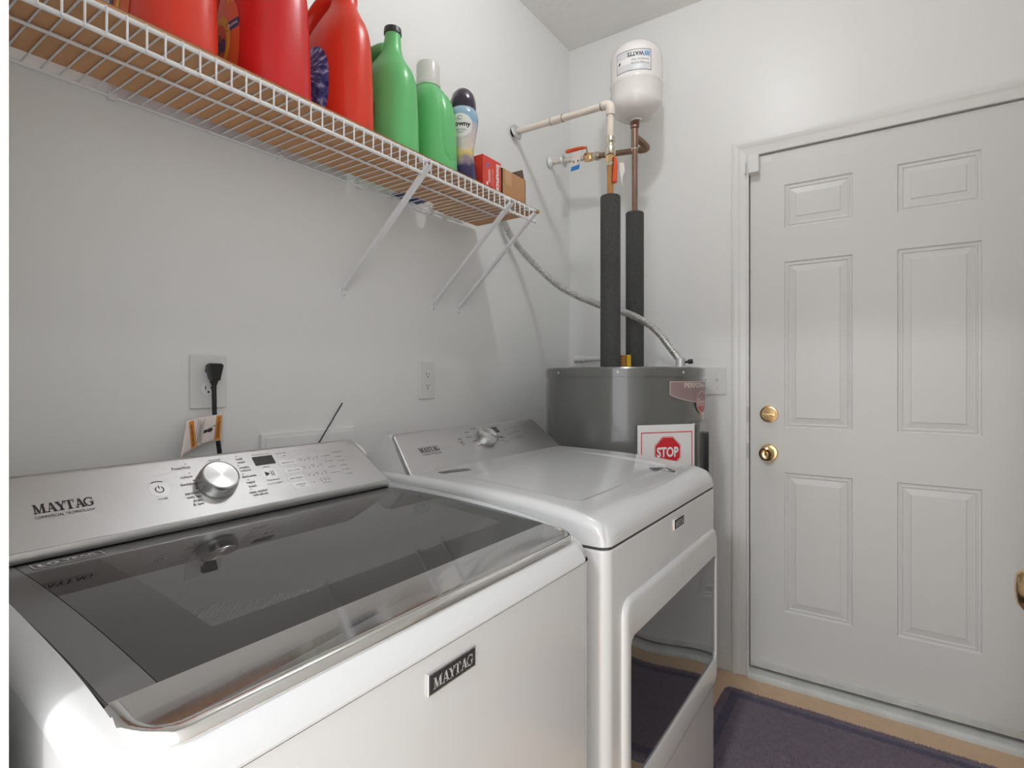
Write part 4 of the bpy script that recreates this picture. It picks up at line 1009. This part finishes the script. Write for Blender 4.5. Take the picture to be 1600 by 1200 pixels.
for a in (0.142, 0.462, 0.652): tg2.add([tagp(a, 0.03, 0.0009), tagp(a+0.008, 0.03, 0.0009), tagp(a+0.008, 0.97, 0.0009), tagp(a, 0.97, 0.0009)], [(0, 1, 2, 3)])
tg2.build('tag_fine_print', M_greyprint, ts)['kind'] = 'stuff'
# thin stiff black wire standing behind the console
wr = MB().tube(catmull([(0.025, -1.470, 0.985), (0.018, -1.435, 1.025), (0.010, -1.392, 1.075), (0.003, -1.350, 1.124)], 5), 0.0017, 8).build('thin_wire', M_black, None, smooth=60)
tag(wr, 'thin black wire sticking up behind the right end of the washing machine console', 'wire')

# =================================================================== wire shelf
SZ = 1.764; SXF = 0.308; SY0, SY1 = -2.245, -0.802; LIPZ = 1.7212
shelf = thing('wire_shelf', (0.0, (SY0+SY1)/2, SZ), 'white coated wire shelf on diagonal braces along the left wall', 'shelf')
def rod(name, a, b_, r, n=10): return MB().tube([a, b_], r, n).build(name, M_wire, shelf, smooth=60)
rod('rear_rail', (0.008, SY0, SZ-0.004), (0.008, SY1-0.02, SZ-0.004), 0.0032)
rod('middle_rail', (0.158, SY0, SZ-0.0035), (0.158, SY1-0.02, SZ-0.0035), 0.0032)
rod('upper_front_rail', (SXF-0.004, SY0, SZ-0.0035), (SXF-0.004, SY1, SZ-0.0035), 0.0043)
rod('lower_front_rail', (SXF-0.003, SY0, LIPZ), (SXF-0.003, SY1, LIPZ), 0.0043)
wpath = [(0.006, 0, SZ), (SXF-0.006, 0, SZ), (SXF-0.001, 0, SZ-0.0005), (SXF+0.0018, 0, SZ-0.004), (SXF+0.0015, 0, LIPZ-0.003)]
wm = MB().tube(wpath, 0.0018, 8); first = None
yw = SY1 - 0.012; k = 0
while yw > SY0:
    if first is None:
        first = wm.build('deck_wire', M_wire, None, smooth=60); o = first
    else:
        o = first.copy(); col.objects.link(o)
    o.parent = shelf; o.location = (0.0 - shelf.location.x, yw - shelf.location.y, -shelf.location.z)
    yw -= 0.0276
# end tips at the right end
for z in (SZ-0.0035, LIPZ):
    MB().lathe([(0.0045, 0.0), (0.0045, 0.010), (0.002, 0.011)], 10, axis_matrix((SXF-0.0035, SY1-0.004, z), (0, 1, 0))).build('end_cap', M_plastic, shelf)
# wall clips
for y in (-1.915, -1.545, -1.29, -1.17, -0.985, -0.915):
    MB().box(0.0, 0.013, y-0.008, y+0.008, SZ-0.012, SZ+0.004).box(0.0, 0.005, y-0.006, y+0.006, SZ+0.004, SZ+0.018).build('wall_clip', M_plastic, shelf, bevel=0.002)
# braces
for (yt_, yb) in ((-1.334, -1.343), (-0.967, -0.968), (-0.832, -0.836)):
    a = Vector((SXF-0.004, yt_, LIPZ-0.002)); b_ = Vector((0.006, yb, 1.452)); d = (b_ - a).normalized(); up = Vector((0, 1, 0)); nn = d.cross(up).normalized()
    br = MB()
    wv = 0.0075
    prof = [(-wv, 0.0), (wv, 0.0), (wv, 0.009), (wv-0.0016, 0.009), (wv-0.0016, 0.0016), (-wv+0.0016, 0.0016), (-wv+0.0016, 0.009), (-wv, 0.009)]
    n = len(prof); vs = []
    for p in (a - d*0.03, b_): 
        for u, h in prof: vs.append(tuple(p + up*u - nn*(h - 0.004)))
    br.add(vs, [tuple(range(n)), tuple(range(n, 2*n))] + [(i, (i+1) % n, n+(i+1) % n, n+i) for i in range(n)])
    bo = br.build('brace', M_wire, shelf)
    MB().prism(rrect(yb-0.008, yb+0.008, 1.424, 1.462, 0.006, 4), lambda u, v, h: (h, u, v), 0.0, 0.0025).build('brace_foot', M_wire, bo)
    MB().lathe([(0.0035, 0.0), (0.003, 0.0018), (0.001, 0.002)], 10, axis_matrix((0.0025, yb, 1.433), (1, 0, 0))).build('screw', M_flange, bo)
    MB().box(SXF-0.012, SXF+0.004, yt_-0.009, yt_+0.012, SZ-0.013, SZ-0.003).build('brace_hook', M_wire, bo, bevel=0.002)

# cardboard sheet lining the shelf
CZ = SZ + 0.0026
cb = thing('cardboard_sheet', (0.17, -1.5, CZ), 'brown cardboard sheet lining the wire shelf under the bottles', 'cardboard')
ys = np.linspace(SY0 + 0.01, -0.742, 60)
G_ = []
for y in ys:
    t_ = (y - ys[0]) / (ys[-1] - ys[0])
    rear = 0.046 if y < -1.13 else (0.046 - 0.03*min(1, (y+1.13)/0.05) if y > -1.0 else 0.060)
    if y > -0.93: rear = 0.012
    lip = 0.0130 * (1-t_) + 0.0082 * t_
    row = [(rear, y, CZ), (rear + 0.05, y, CZ), (0.18, y, CZ), (0.280, y, CZ), (0.286, y, CZ + 0.001), (0.2890, y, CZ + 0.003), (0.2900, y, CZ + lip)]
    up = [(0.2865, y, CZ + lip), (0.2855, y, CZ + 0.0062), (0.283, y, CZ + 0.0042), (0.279, y, CZ + 0.0035), (0.18, y, CZ + 0.0035), (rear + 0.05, y, CZ + 0.0035), (rear, y, CZ + 0.0035)]
    G_.append(row + up)
NP = len(G_[0]); cbm = MB()
cbm.add([p for r in G_ for p in r], [(i*NP+k, i*NP+(k+1) % NP, (i+1)*NP+(k+1) % NP, (i+1)*NP+k) for i in range(len(G_)-1) for k in range(NP)]
        + [tuple(range(NP)), tuple(range((len(G_)-1)*NP, len(G_)*NP))])
cbm.build('sheet', M_card, cb)
# ensure thickness grows upwards
tp2 = MB()
for i in range(len(ys)-1):
    la, lb = G_[i][6], G_[i+1][6]
    tp2.add([(la[0]-0.0038, la[1], la[2]+0.0003), (la[0]+0.0006, la[1], la[2]+0.0003), (lb[0]+0.0006, lb[1], lb[2]+0.0003), (lb[0]-0.0038, lb[1], lb[2]+0.0003),
             (la[0]-0.0038, la[1], la[2]-0.0012), (la[0]+0.0006, la[1], la[2]-0.0012), (lb[0]+0.0006, lb[1], lb[2]-0.0012), (lb[0]-0.0038, lb[1], lb[2]-0.0012)],
            [(0,1,2,3),(1,5,6,2),(0,3,7,4)])
tp2.build('torn_edge', M_carddark, cb)

# =================================================================== bottles
BZ = CZ + 0.0042
def loft_rings(secs, nseg=56, sub=6):
    S_ = catmull(secs, sub); rings = []
    for z, cx, cy, rx, ry, e in S_:
        ring_ = []
        for k in range(nseg):
            a = 2*math.pi*k/nseg; c, s_ = math.cos(a), math.sin(a)
            ring_.append((cx + rx*math.copysign(abs(c)**(2/e), c), cy + ry*math.copysign(abs(s_)**(2/e), s_), z))
        rings.append(ring_)
    return S_, rings
def loft(secs, nseg=56, sub=6):
    S_, rings = loft_rings(secs, nseg, sub); mb = MB(); n = nseg; m_ = len(rings)
    vs = [p for r in rings for p in r]
    fs = [(i*n+k, i*n+(k+1) % n, (i+1)*n+(k+1) % n, (i+1)*n+k) for i in range(m_-1) for k in range(n)] + [tuple(range(n))[::-1], tuple(range((m_-1)*n, m_*n))]
    mb.add(vs, fs); return mb, S_
def side_y(S_, x, z, sign=-1):
    cx, cy, rx, ry, e = [np.interp(z, S_[:, 0], S_[:, k]) for k in range(1, 6)]
    q = min(0.999, abs((x-cx)/rx)); return cy + sign*ry*(1-q**e)**(1/e)
def side_label(S_, xc, zc, hw, hh, m_, name, parent, off=0.0010, e=2.6, n=22):
    """rounded panel projected on the jug's -y side"""
    mb = MB(); c_ = (xc, side_y(S_, xc, zc) - off, zc); vs = [c_]; R_ = 7
    for j in range(1, R_+1):
        for k in range(n*2):
            a = math.pi*k/n; c, s_ = math.cos(a), math.sin(a); t_ = j/R_
            x = xc + hw*t_*math.copysign(abs(c)**(2/e), c); z = zc + hh*t_*math.copysign(abs(s_)**(2/e), s_)
            vs.append((x, side_y(S_, x, z) - off, z))
    N = n*2; fs = [(0, 1+k, 1+(k+1) % N) for k in range(N)]
    for j in range(R_-1):
        for k in range(N): fs.append((1+j*N+k, 1+j*N+(k+1) % N, 1+(j+1)*N+(k+1) % N, 1+(j+1)*N+k))
    return mb.add(vs, fs).build(name, m_, parent, smooth=60)
def jug(name, label, cy, H, m_, ry=0.062, rx=0.112, cx=0.168, cap=None, neck_x=0.040, group=None, neck_r=0.0245, hscale=1.0):
    """handled jug: long axis out from the wall, neck over its room-side end, handle towards the wall"""
    root = thing(name, (cx, cy, BZ), label, 'bottle', group)
    h = lambda t_: BZ + H*t_
    secs = [(h(0), cx, cy, rx*0.93, ry*0.90, 3.2), (h(0.012), cx, cy, rx*0.985, ry*0.97, 3.2), (h(0.05), cx, cy, rx, ry, 3.0), (h(0.25), cx, cy, rx, ry, 2.8), (h(0.42), cx, cy, rx*0.985, ry*0.97, 2.7),
            (h(0.52), cx+0.001, cy, rx*0.96, ry*0.955, 2.6), (h(0.60), cx+0.006, cy, rx*0.88, ry*0.91, 2.5), (h(0.67), cx+0.014, cy, rx*0.73, ry*0.82, 2.3), (h(0.73), cx+0.023, cy, rx*0.53, ry*0.69, 2.1),
            (h(0.79), cx+neck_x-0.007, cy, rx*0.335, ry*0.54, 2.0), (h(0.85), cx+neck_x-0.001, cy, neck_r*1.22, neck_r*1.22, 2.0), (h(0.90), cx+neck_x, cy, neck_r*1.10, neck_r*1.10, 2.0), (h(0.95), cx+neck_x+0.001, cy, neck_r*1.02, neck_r*1.02, 2.0), (h(1.0), cx+neck_x+0.001, cy, neck_r*0.98, neck_r*0.98, 2.0)]
    mb, S_ = loft(secs)
    mb.build('jug_body', m_, root, smooth=60)
    hp_ = catmull([(cx+neck_x-0.006, cy, h(0.845)), (cx+0.012, cy, h(0.862)), (cx-0.028, cy, h(0.850)), (cx-0.064, cy, h(0.780)), (cx-0.084, cy, h(0.66)), (cx-0.088, cy, h(0.50))], 7)
    nr = len(hp_); hm = MB(); hv = []; NS = 20
    for k in range(nr):
        T = Vector(hp_[min(k+1, nr-1)] - hp_[max(k-1, 0)]).normalized(); n1 = Vector((0, 1, 0)); n2 = T.cross(n1).normalized(); w_ = k/(nr-1)
        ra = (0.55 + 0.25*w_)*ry; rb = 0.0145 + 0.006*abs(2*w_-1)**2
        for q in range(NS):
            a = 2*math.pi*q/NS; hv.append(tuple(Vector(hp_[k]) + n1*(ra*math.cos(a)) + n2*(rb*math.sin(a))))
    hm.add(hv, [(k*NS+q, k*NS+(q+1) % NS, (k+1)*NS+(q+1) % NS, (k+1)*NS+q) for k in range(nr-1) for q in range(NS)] + [tuple(range(NS)), tuple(range((nr-1)*NS, nr*NS))])
    hm.build('handle', m_, root, smooth=60)
    if cap:
        MB().lathe([(neck_r*1.02, h(0.965)), (neck_r*1.13, h(0.967)), (neck_r*1.13, h(1.0)), (neck_r*1.08, h(1.012)), (0.002, h(1.013))], 28, Matrix.Translation((cx+neck_x+0.001, cy, 0))).build('cap', cap, root, smooth=35)
    return root, S_
j1, S1 = jug('detergent_jug', 'orange-red detergent jug at the left end of the shelf, cut by the photo top', -1.888, 0.40, M_red2, ry=0.070, cap=M_cap, group='detergent jugs on the wire shelf')
j2, S2 = jug('detergent_jug', 'bright red detergent jug with an orange bullseye label, second from the left', -1.690, 0.42, M_red, ry=0.074, cap=M_cap, group='detergent jugs on the wire shelf')
j3, S3 = jug('detergent_jug', 'orange-red detergent jug with a dark blue label beside the green jugs', -1.503, 0.400, M_red2, ry=0.056, cap=M_cap, group='detergent jugs on the wire shelf')
j4, S4 = jug('detergent_jug', 'green detergent jug with a black cap next to the red jugs', -1.350, 0.342, M_green, ry=0.058, cap=M_cap, group='detergent jugs on the wire shelf', neck_r=0.0205)
# labels on the sides facing left
M_tideor = mat('orange_label_print', (0.80, 0.13, 0.03), 0.4)
M_tideye = mat('yellow_label_print', (0.85, 0.50, 0.02), 0.4)
M_navy = mat('navy_label_print', (0.035, 0.03, 0.16), 0.4)
for root, S_, zc in ((j2, S2, BZ+0.115), (j1, S1, BZ+0.115)):
    xc = 0.128; cy_ = S_[0, 2]
    lb_ = side_label(S_, xc, zc, 0.078, 0.105, M_tideor, 'label', root)
    def lf(off): return lambda u, v: (xc+u, side_y(S_, xc+u, zc+v) - off, zc+v)
    yr = MB()
    for p in arc(-0.010, 0.01, 0.062, 0.046, 0, 360, 0.90, 40): put_poly(yr, lf(0.0016), p)
    put_text(yr, 'HE', lf(0.0016), 0.030, 0.085, 0.03, 0.014, bold=0.02)
    yr.build('label_ring', M_tideye, lb_)
    nv = MB()
    put_text(nv, 'Tide', lf(0.0020), -0.012, 0.010, 0.078, 0.042, 'c', bold=0.04)
    nv.build('label_lettering', M_navy, lb_); nv = MB()
    put_poly(nv, lf(0.0016), rrect(0.030, 0.076, 0.026, 0.046, 0.006, 4)); nv.build('variety_band', M_navy, lb_)
    wv_ = MB(); put_text(wv_, 'ORIGINAL', lf(0.0022), 0.053, 0.036, 0.040, 0.0065, 'c', bold=0.01)
    wv_.build('variety_lettering', M_whiteprint, lb_); wv_ = MB()
    put_poly(wv_, lf(0.0016), rect(0.062, 0.067, -0.082, -0.076)); wv_.build('label_square', M_whiteprint, lb_)
M_burst = ramp_label('blue_burst_print', 'burst', [(0.0, (0.012, 0.012, 0.08)), (0.40, (0.02, 0.025, 0.16)), (0.52, (0.08, 0.13, 0.45)), (0.64, (0.55, 0.65, 0.90))], center=(0.11, -1.585, BZ+0.16))
lb_ = side_label(S3, 0.140, BZ+0.115, 0.078, 0.100, M_burst, 'label', j3)
nv = MB(); f3 = lambda u, v: (0.128+u, side_y(S3, 0.128+u, BZ+0.115+v) - 0.0016, BZ+0.115+v)
put_poly(nv, f3, rect(-0.06, 0.058, -0.088, -0.058)); nv.build('label_band', M_navy, lb_)
nv = MB(); f3b = lambda u, v: (0.128+u, side_y(S3, 0.128+u, BZ+0.115+v) - 0.0022, BZ+0.115+v)
put_poly(nv, f3b, rect(0.046, 0.053, -0.080, -0.073)); nv.build('label_white_print', M_whiteprint, lb_)
M_swirl = ramp_label('purple_swirl_print', 'wave', [(0.0, (0.05, 0.01, 0.12)), (0.55, (0.18, 0.03, 0.24)), (0.85, (0.55, 0.22, 0.55))], scale=16)
side_label(S4, 0.128, BZ+0.100, 0.075, 0.085, M_swirl, 'label', j4)
# fifth bottle: green, wide shoulders, frosted cap
j5 = thing('detergent_jug', (0.185, -1.195, BZ), 'green detergent bottle with a frosted white cap', 'bottle', 'detergent jugs on the wire shelf')
cx, cy, H = 0.190, -1.195, 0.266
h = lambda t_: BZ + H*t_
secs = [(h(0), cx, cy, 0.078, 0.058, 3.0), (h(0.02), cx, cy, 0.083, 0.062, 3.0), (h(0.10), cx, cy, 0.085, 0.064, 2.8), (h(0.40), cx, cy, 0.084, 0.062, 2.6), (h(0.65), cx, cy, 0.079, 0.057, 2.5),
        (h(0.82), cx, cy, 0.066, 0.050, 2.4), (h(0.92), cx, cy, 0.049, 0.042, 2.2), (h(0.98), cx, cy, 0.034, 0.034, 2.0), (h(1.0), cx, cy, 0.031, 0.031, 2.0)]
mb, S5 = loft(secs); mb.build('jug_body', M_green, j5, smooth=60)
# moulded grip on the wall side and raised shield on the room-side face
MB().tube(catmull([(cx-0.045, cy-0.012, h(0.90)), (cx-0.075, cy-0.020, h(0.84)), (cx-0.096, cy-0.024, h(0.62)), (cx-0.094, cy-0.022, h(0.40)), (cx-0.070, cy-0.014, h(0.25))], 6), 0.020, 16).build('handle', M_green, j5, smooth=60)
mbp = MB(); G_ = []
for zz in np.linspace(h(0.12), h(0.90), 18):
    tz = (zz - h(0.12)) / (h(0.90)-h(0.12)); wdt = 0.034*math.sqrt(max(0.0, 1-(2*tz-1)**4)) + 0.0005; row = []
    for u in np.linspace(-1, 1, 11):
        y = cy + 0.004 + wdt*u; c_ = [np.interp(zz, S5[:, 0], S5[:, k]) for k in range(1, 6)]
        q = min(0.999, abs((y-c_[1])/c_[3])); x = c_[0] + c_[2]*(1-q**c_[4])**(1/c_[4])
        row.append((x + 0.0055*(1-abs(u)**4)*(1-abs(2*tz-1)**6) - 0.0006, y, zz))
    G_.append(row)
mbp.grid(G_).build('raised_shield', M_green, j5, smooth=60)
cpz = BZ + H
MB().lathe([(0.030, cpz-0.004), (0.036, cpz-0.003), (0.037, cpz+0.006), (0.034, cpz+0.010), (0.0335, cpz+0.058), (0.031, cpz+0.065), (0.026, cpz+0.067), (0.002, cpz+0.067)], 32, Matrix.Translation((cx, cy, 0))).build('cap', M_clearcap, j5, smooth=35)
# scent bead bottle
sbx, sby = 0.232, -1.088
bd = thing('scent_bead_bottle', (sbx, sby, BZ), 'hourglass bottle of scent beads with a dark purple dome cap', 'bottle')
prof = [(r_*1.09, BZ + (z_-BZ)*1.14) for r_, z_ in [(0.002, BZ), (0.036, BZ), (0.039, BZ+0.004), (0.0395, BZ+0.012), (0.0345, BZ+0.050), (0.0300, BZ+0.082), (0.0300, BZ+0.098), (0.0360, BZ+0.132), (0.0420, BZ+0.165), (0.0410, BZ+0.186), (0.034, BZ+0.200), (0.030, BZ+0.204), (0.002, BZ+0.204)]]
pr2 = catmull(prof, 4).tolist()
M_beads = ramp_label('scent_bead_print', 'grad', [(0.0, (0.03, 0.022, 0.075)), (0.22, (0.045, 0.035, 0.11)), (0.33, (0.32, 0.25, 0.28)), (0.42, (0.72, 0.55, 0.16)), (0.50, (0.70, 0.60, 0.55)), (0.66, (0.62, 0.56, 0.56)), (0.80, (0.25, 0.42, 0.60)), (1.0, (0.40, 0.52, 0.62))],
                     scale=1/0.233, dirn=(0, 0, 1), center=(0, 0, BZ), rough=0.15)
MB().lathe(pr2, 40, Matrix.Translation((sbx, sby, 0))).build('bottle_body', M_beads, bd, smooth=60)
MB().lathe([(r_*1.09, BZ + (z_-BZ)*1.14) for r_, z_ in [(0.030, BZ+0.200), (0.0355, BZ+0.201), (0.0365, BZ+0.208), (0.0355, BZ+0.222), (0.030, BZ+0.240), (0.020, BZ+0.252), (0.010, BZ+0.2575), (0.001, BZ+0.259)]], 40, Matrix.Translation((sbx, sby, 0))).build('dome_cap', M_purplecap, bd, smooth=60)
def bpf(off):
    base = math.atan2(-1.0, 0.55)
    P_ = np.array(prof)
    def fn(u, v):
        r = np.interp(v, P_[:, 1], P_[:, 0]) + off; th = base + u/0.038; return (sbx + r*math.cos(th), sby + r*math.sin(th), v)
    return fn
lc_ = BZ + 0.168
def disc(f, r, zc, n=40, m_=6):
    mb = MB(); vs = [f(0, zc)]; fs = [(0, 1+k, 1+(k+1) % n) for k in range(n)]
    for j in range(1, m_+1): vs += [f(r*j/m_*math.cos(2*math.pi*k/n), zc + r*j/m_*math.sin(2*math.pi*k/n)) for k in range(n)]
    for j in range(m_-1): fs += [(1+j*n+k, 1+j*n+(k+1) % n, 1+(j+1)*n+(k+1) % n, 1+(j+1)*n+k) for k in range(n)]
    return mb.add(vs, fs)
bl = disc(bpf(0.0012), 0.033, lc_).build('round_label', M_paper, bd, smooth=60)
tx = MB(); put_text(tx, 'Downy', bpf(0.0017), 0.0, lc_+0.002, 0.054, 0.018, 'c', bold=0.03); put_text(tx, 'UNSTOPABLES', bpf(0.0017), 0.0, lc_-0.013, 0.030, 0.0042, 'c'); put_text(tx, 'FRESH', bpf(0.0017), 0.0, lc_-0.020, 0.016, 0.0036, 'c')
for p in arc(0.0, lc_+0.020, 0.006, 0.0045, 30, 330, 1.0, 14): put_poly(tx, bpf(0.0017), p)
tx.build('label_lettering', M_print, bl)
# red dryer-sheet carton
rb = thing('dryer_sheet_box', (0.22, -0.99, BZ), 'red carton of dryer sheets beside the brown cardboard box', 'box')
MB().box(0.182, 0.270, -1.040, -0.946, BZ, BZ+0.108).build('carton', M_redbox, rb, bevel=0.001)
MB().box(0.184, 0.268, -1.038, -0.948, BZ+0.1075, BZ+0.1088).build('lid_flap', M_redboxside, rb)
tx = MB()
def rbf(u, v): return (0.2706, u, v)
V, F = text_shape('bounce', 0.04); lo, hi = V.min(0), V.max(0); Q = (V-lo)/(hi-lo)
tx.add([rbf(-0.972 + b_*0.020, BZ+0.098 - a*0.086) for a, b_ in Q], F)
V, F = text_shape('FREE & GENTLE', 0.0); lo, hi = V.min(0), V.max(0); Q = (V-lo)/(hi-lo)
tx.add([rbf(-0.992 + b_*0.004, BZ+0.075 - a*0.05) for a, b_ in Q], F)
put_poly(tx, rbf, rect(-1.022, -1.014, BZ+0.020, BZ+0.030)); 
for k in range(3): put_poly(tx, rbf, rect(-1.012+k*0.004, -1.0105+k*0.004, BZ+0.03, BZ+0.07))
tx.build('carton_lettering', M_whiteprint, rb)
bq = MB(); put_poly(bq, rbf, rect(-1.022, -1.012, BZ+0.076, BZ+0.087)); bq.build('blue_square', M_bluetag, rb)
# open brown box
bb = thing('cardboard_box', (0.21, -0.87, BZ), 'small open brown cardboard box at the right end of the shelf', 'box')
b0, b1, c0, c1, zt = 0.150, 0.272, -0.942, -0.806, BZ+0.096
w = 0.003
mbx = MB()
mbx.box(b1-w, b1, c0, c1, BZ, zt).box(b0, b0+w, c0, c1, BZ, zt).box(b0, b1, c0, c0+w, BZ, zt).box(b0, b1, c1-w, c1, BZ, zt).box(b0, b1, c0, c1, BZ, BZ+w)
mbx.build('box_body', M_box, bb)
MB().prism([(b0, zt), (b0+w, zt), (b0+0.036, zt+0.022), (b0+0.034, zt+0.024)], lambda u, v, h_: (u, h_, v), c0+0.004, c1-0.004).build('box_flap', M_boxin, bb)
MB().prism([(c1-w, zt), (c1, zt), (c1-0.012, zt+0.032), (c1-0.015, zt+0.031)], lambda u, v, h_: (h_, u, v), b0+0.010, b1-0.004).build('box_flap', M_boxin, bb)
MB().box(b1, b1+0.0006, -0.925, -0.890, BZ+0.050, zt).build('tape_strip', M_tape, bb)
# blue packet resting on the wires at the wall side
bp = thing('blue_packet', (0.03, -1.09, SZ+0.002), 'dark blue plastic packet lying on the shelf wires at the wall behind the cardboard', 'packet')
G_ = []
for y in np.linspace(-1.175, -1.055, 14):
    G_.append([(x, y, SZ + 0.0026 + 0.006*math.sin(math.pi*(x-0.014)/0.042)*math.sin(math.pi*(y+1.175)/0.12) + 0.0012*math.sin(y*170+x*220)) for x in np.linspace(0.014, 0.056, 7)])
M_packet = ramp_label('blue_packet_print', 'wave', [(0.0, (0.012, 0.012, 0.07)), (0.6, (0.02, 0.025, 0.16)), (1.0, (0.10, 0.12, 0.35))], scale=30)
MB().grid(G_).build('packet_film', M_packet, bp, smooth=60, solid=0.002).modifiers['solid'].offset = 1

# =================================================================== rug
RX0, RX1, RY0, RY1 = 0.765, 1.66, -0.745, -0.150
rug = thing('bath_rug', ((RX0+RX1)/2, (RY0+RY1)/2, 0), 'purple-grey tufted bath rug on the tan floor in front of the white door', 'rug')
M_rug = mat('rug_purple', (0.27, 0.22, 0.265), 0.95, noise=(60, 0.25))
M_rugnavy = mat('rug_navy', (0.16, 0.145, 0.21), 0.95, noise=(60, 0.2))
MB().prism(rrect(RX0, RX1, RY0, RY1, 0.035, 6), lambda u, v, h_: (u, v, h_), 0.0, 0.008).build('rug_backing', M_rugnavy, rug)
rng = np.random.default_rng(3)
def pile(name, m_, cond_, N, hgt):
    P_ = np.stack([rng.uniform(RX0+0.003, RX1-0.003, N), rng.uniform(RY0+0.003, RY1-0.003, N)], 1)
    # stay inside the rounded outline
    cxr, cyr = (RX0+RX1)/2, (RY0+RY1)/2
    qx = np.abs(P_[:, 0]-cxr) - (RX1-RX0)/2 + 0.035; qy = np.abs(P_[:, 1]-cyr) - (RY1-RY0)/2 + 0.035
    d = np.hypot(np.maximum(qx, 0), np.maximum(qy, 0)) + np.minimum(np.maximum(qx, qy), 0) - 0.035
    keep = (d < -0.001) & cond_(P_, d); P_ = P_[keep]; n = len(P_)
    ang = rng.uniform(0, 2*math.pi, n); lean = rng.normal(0, 0.0022, (n, 2)); hh = hgt*rng.uniform(0.7, 1.15, n); r = 0.0021
    V = np.zeros((n, 4, 3))
    for k in range(3):
        a = ang + 2*math.pi*k/3; V[:, k, 0] = P_[:, 0] + r*np.cos(a); V[:, k, 1] = P_[:, 1] + r*np.sin(a); V[:, k, 2] = 0.0075
    V[:, 3, :2] = P_ + lean; V[:, 3, 2] = 0.0075 + hh
    F_ = []
    base = (np.arange(n)*4)[:, None, None]; tri = np.array([[0, 1, 3], [1, 2, 3], [2, 0, 3]])[None]
    F_ = (base + tri).reshape(-1, 3)
    me = bpy.data.meshes.new(name); off = np.array(world_loc(rug))
    me.from_pydata((V.reshape(-1, 3) - off).tolist(), [], F_.tolist()); me.materials.append(m_)
    o_ = bpy.data.objects.new(name, me); col.objects.link(o_); o_.parent = rug; o_['kind'] = 'stuff'; return o_
pile('rug_pile', M_rug, lambda P_, d: ~((d < -0.028) & (d > -0.062)), 90000, 0.0085)
pile('rug_border_band', M_rugnavy, lambda P_, d: ((d < -0.028) & (d > -0.062)), 90000, 0.0060)
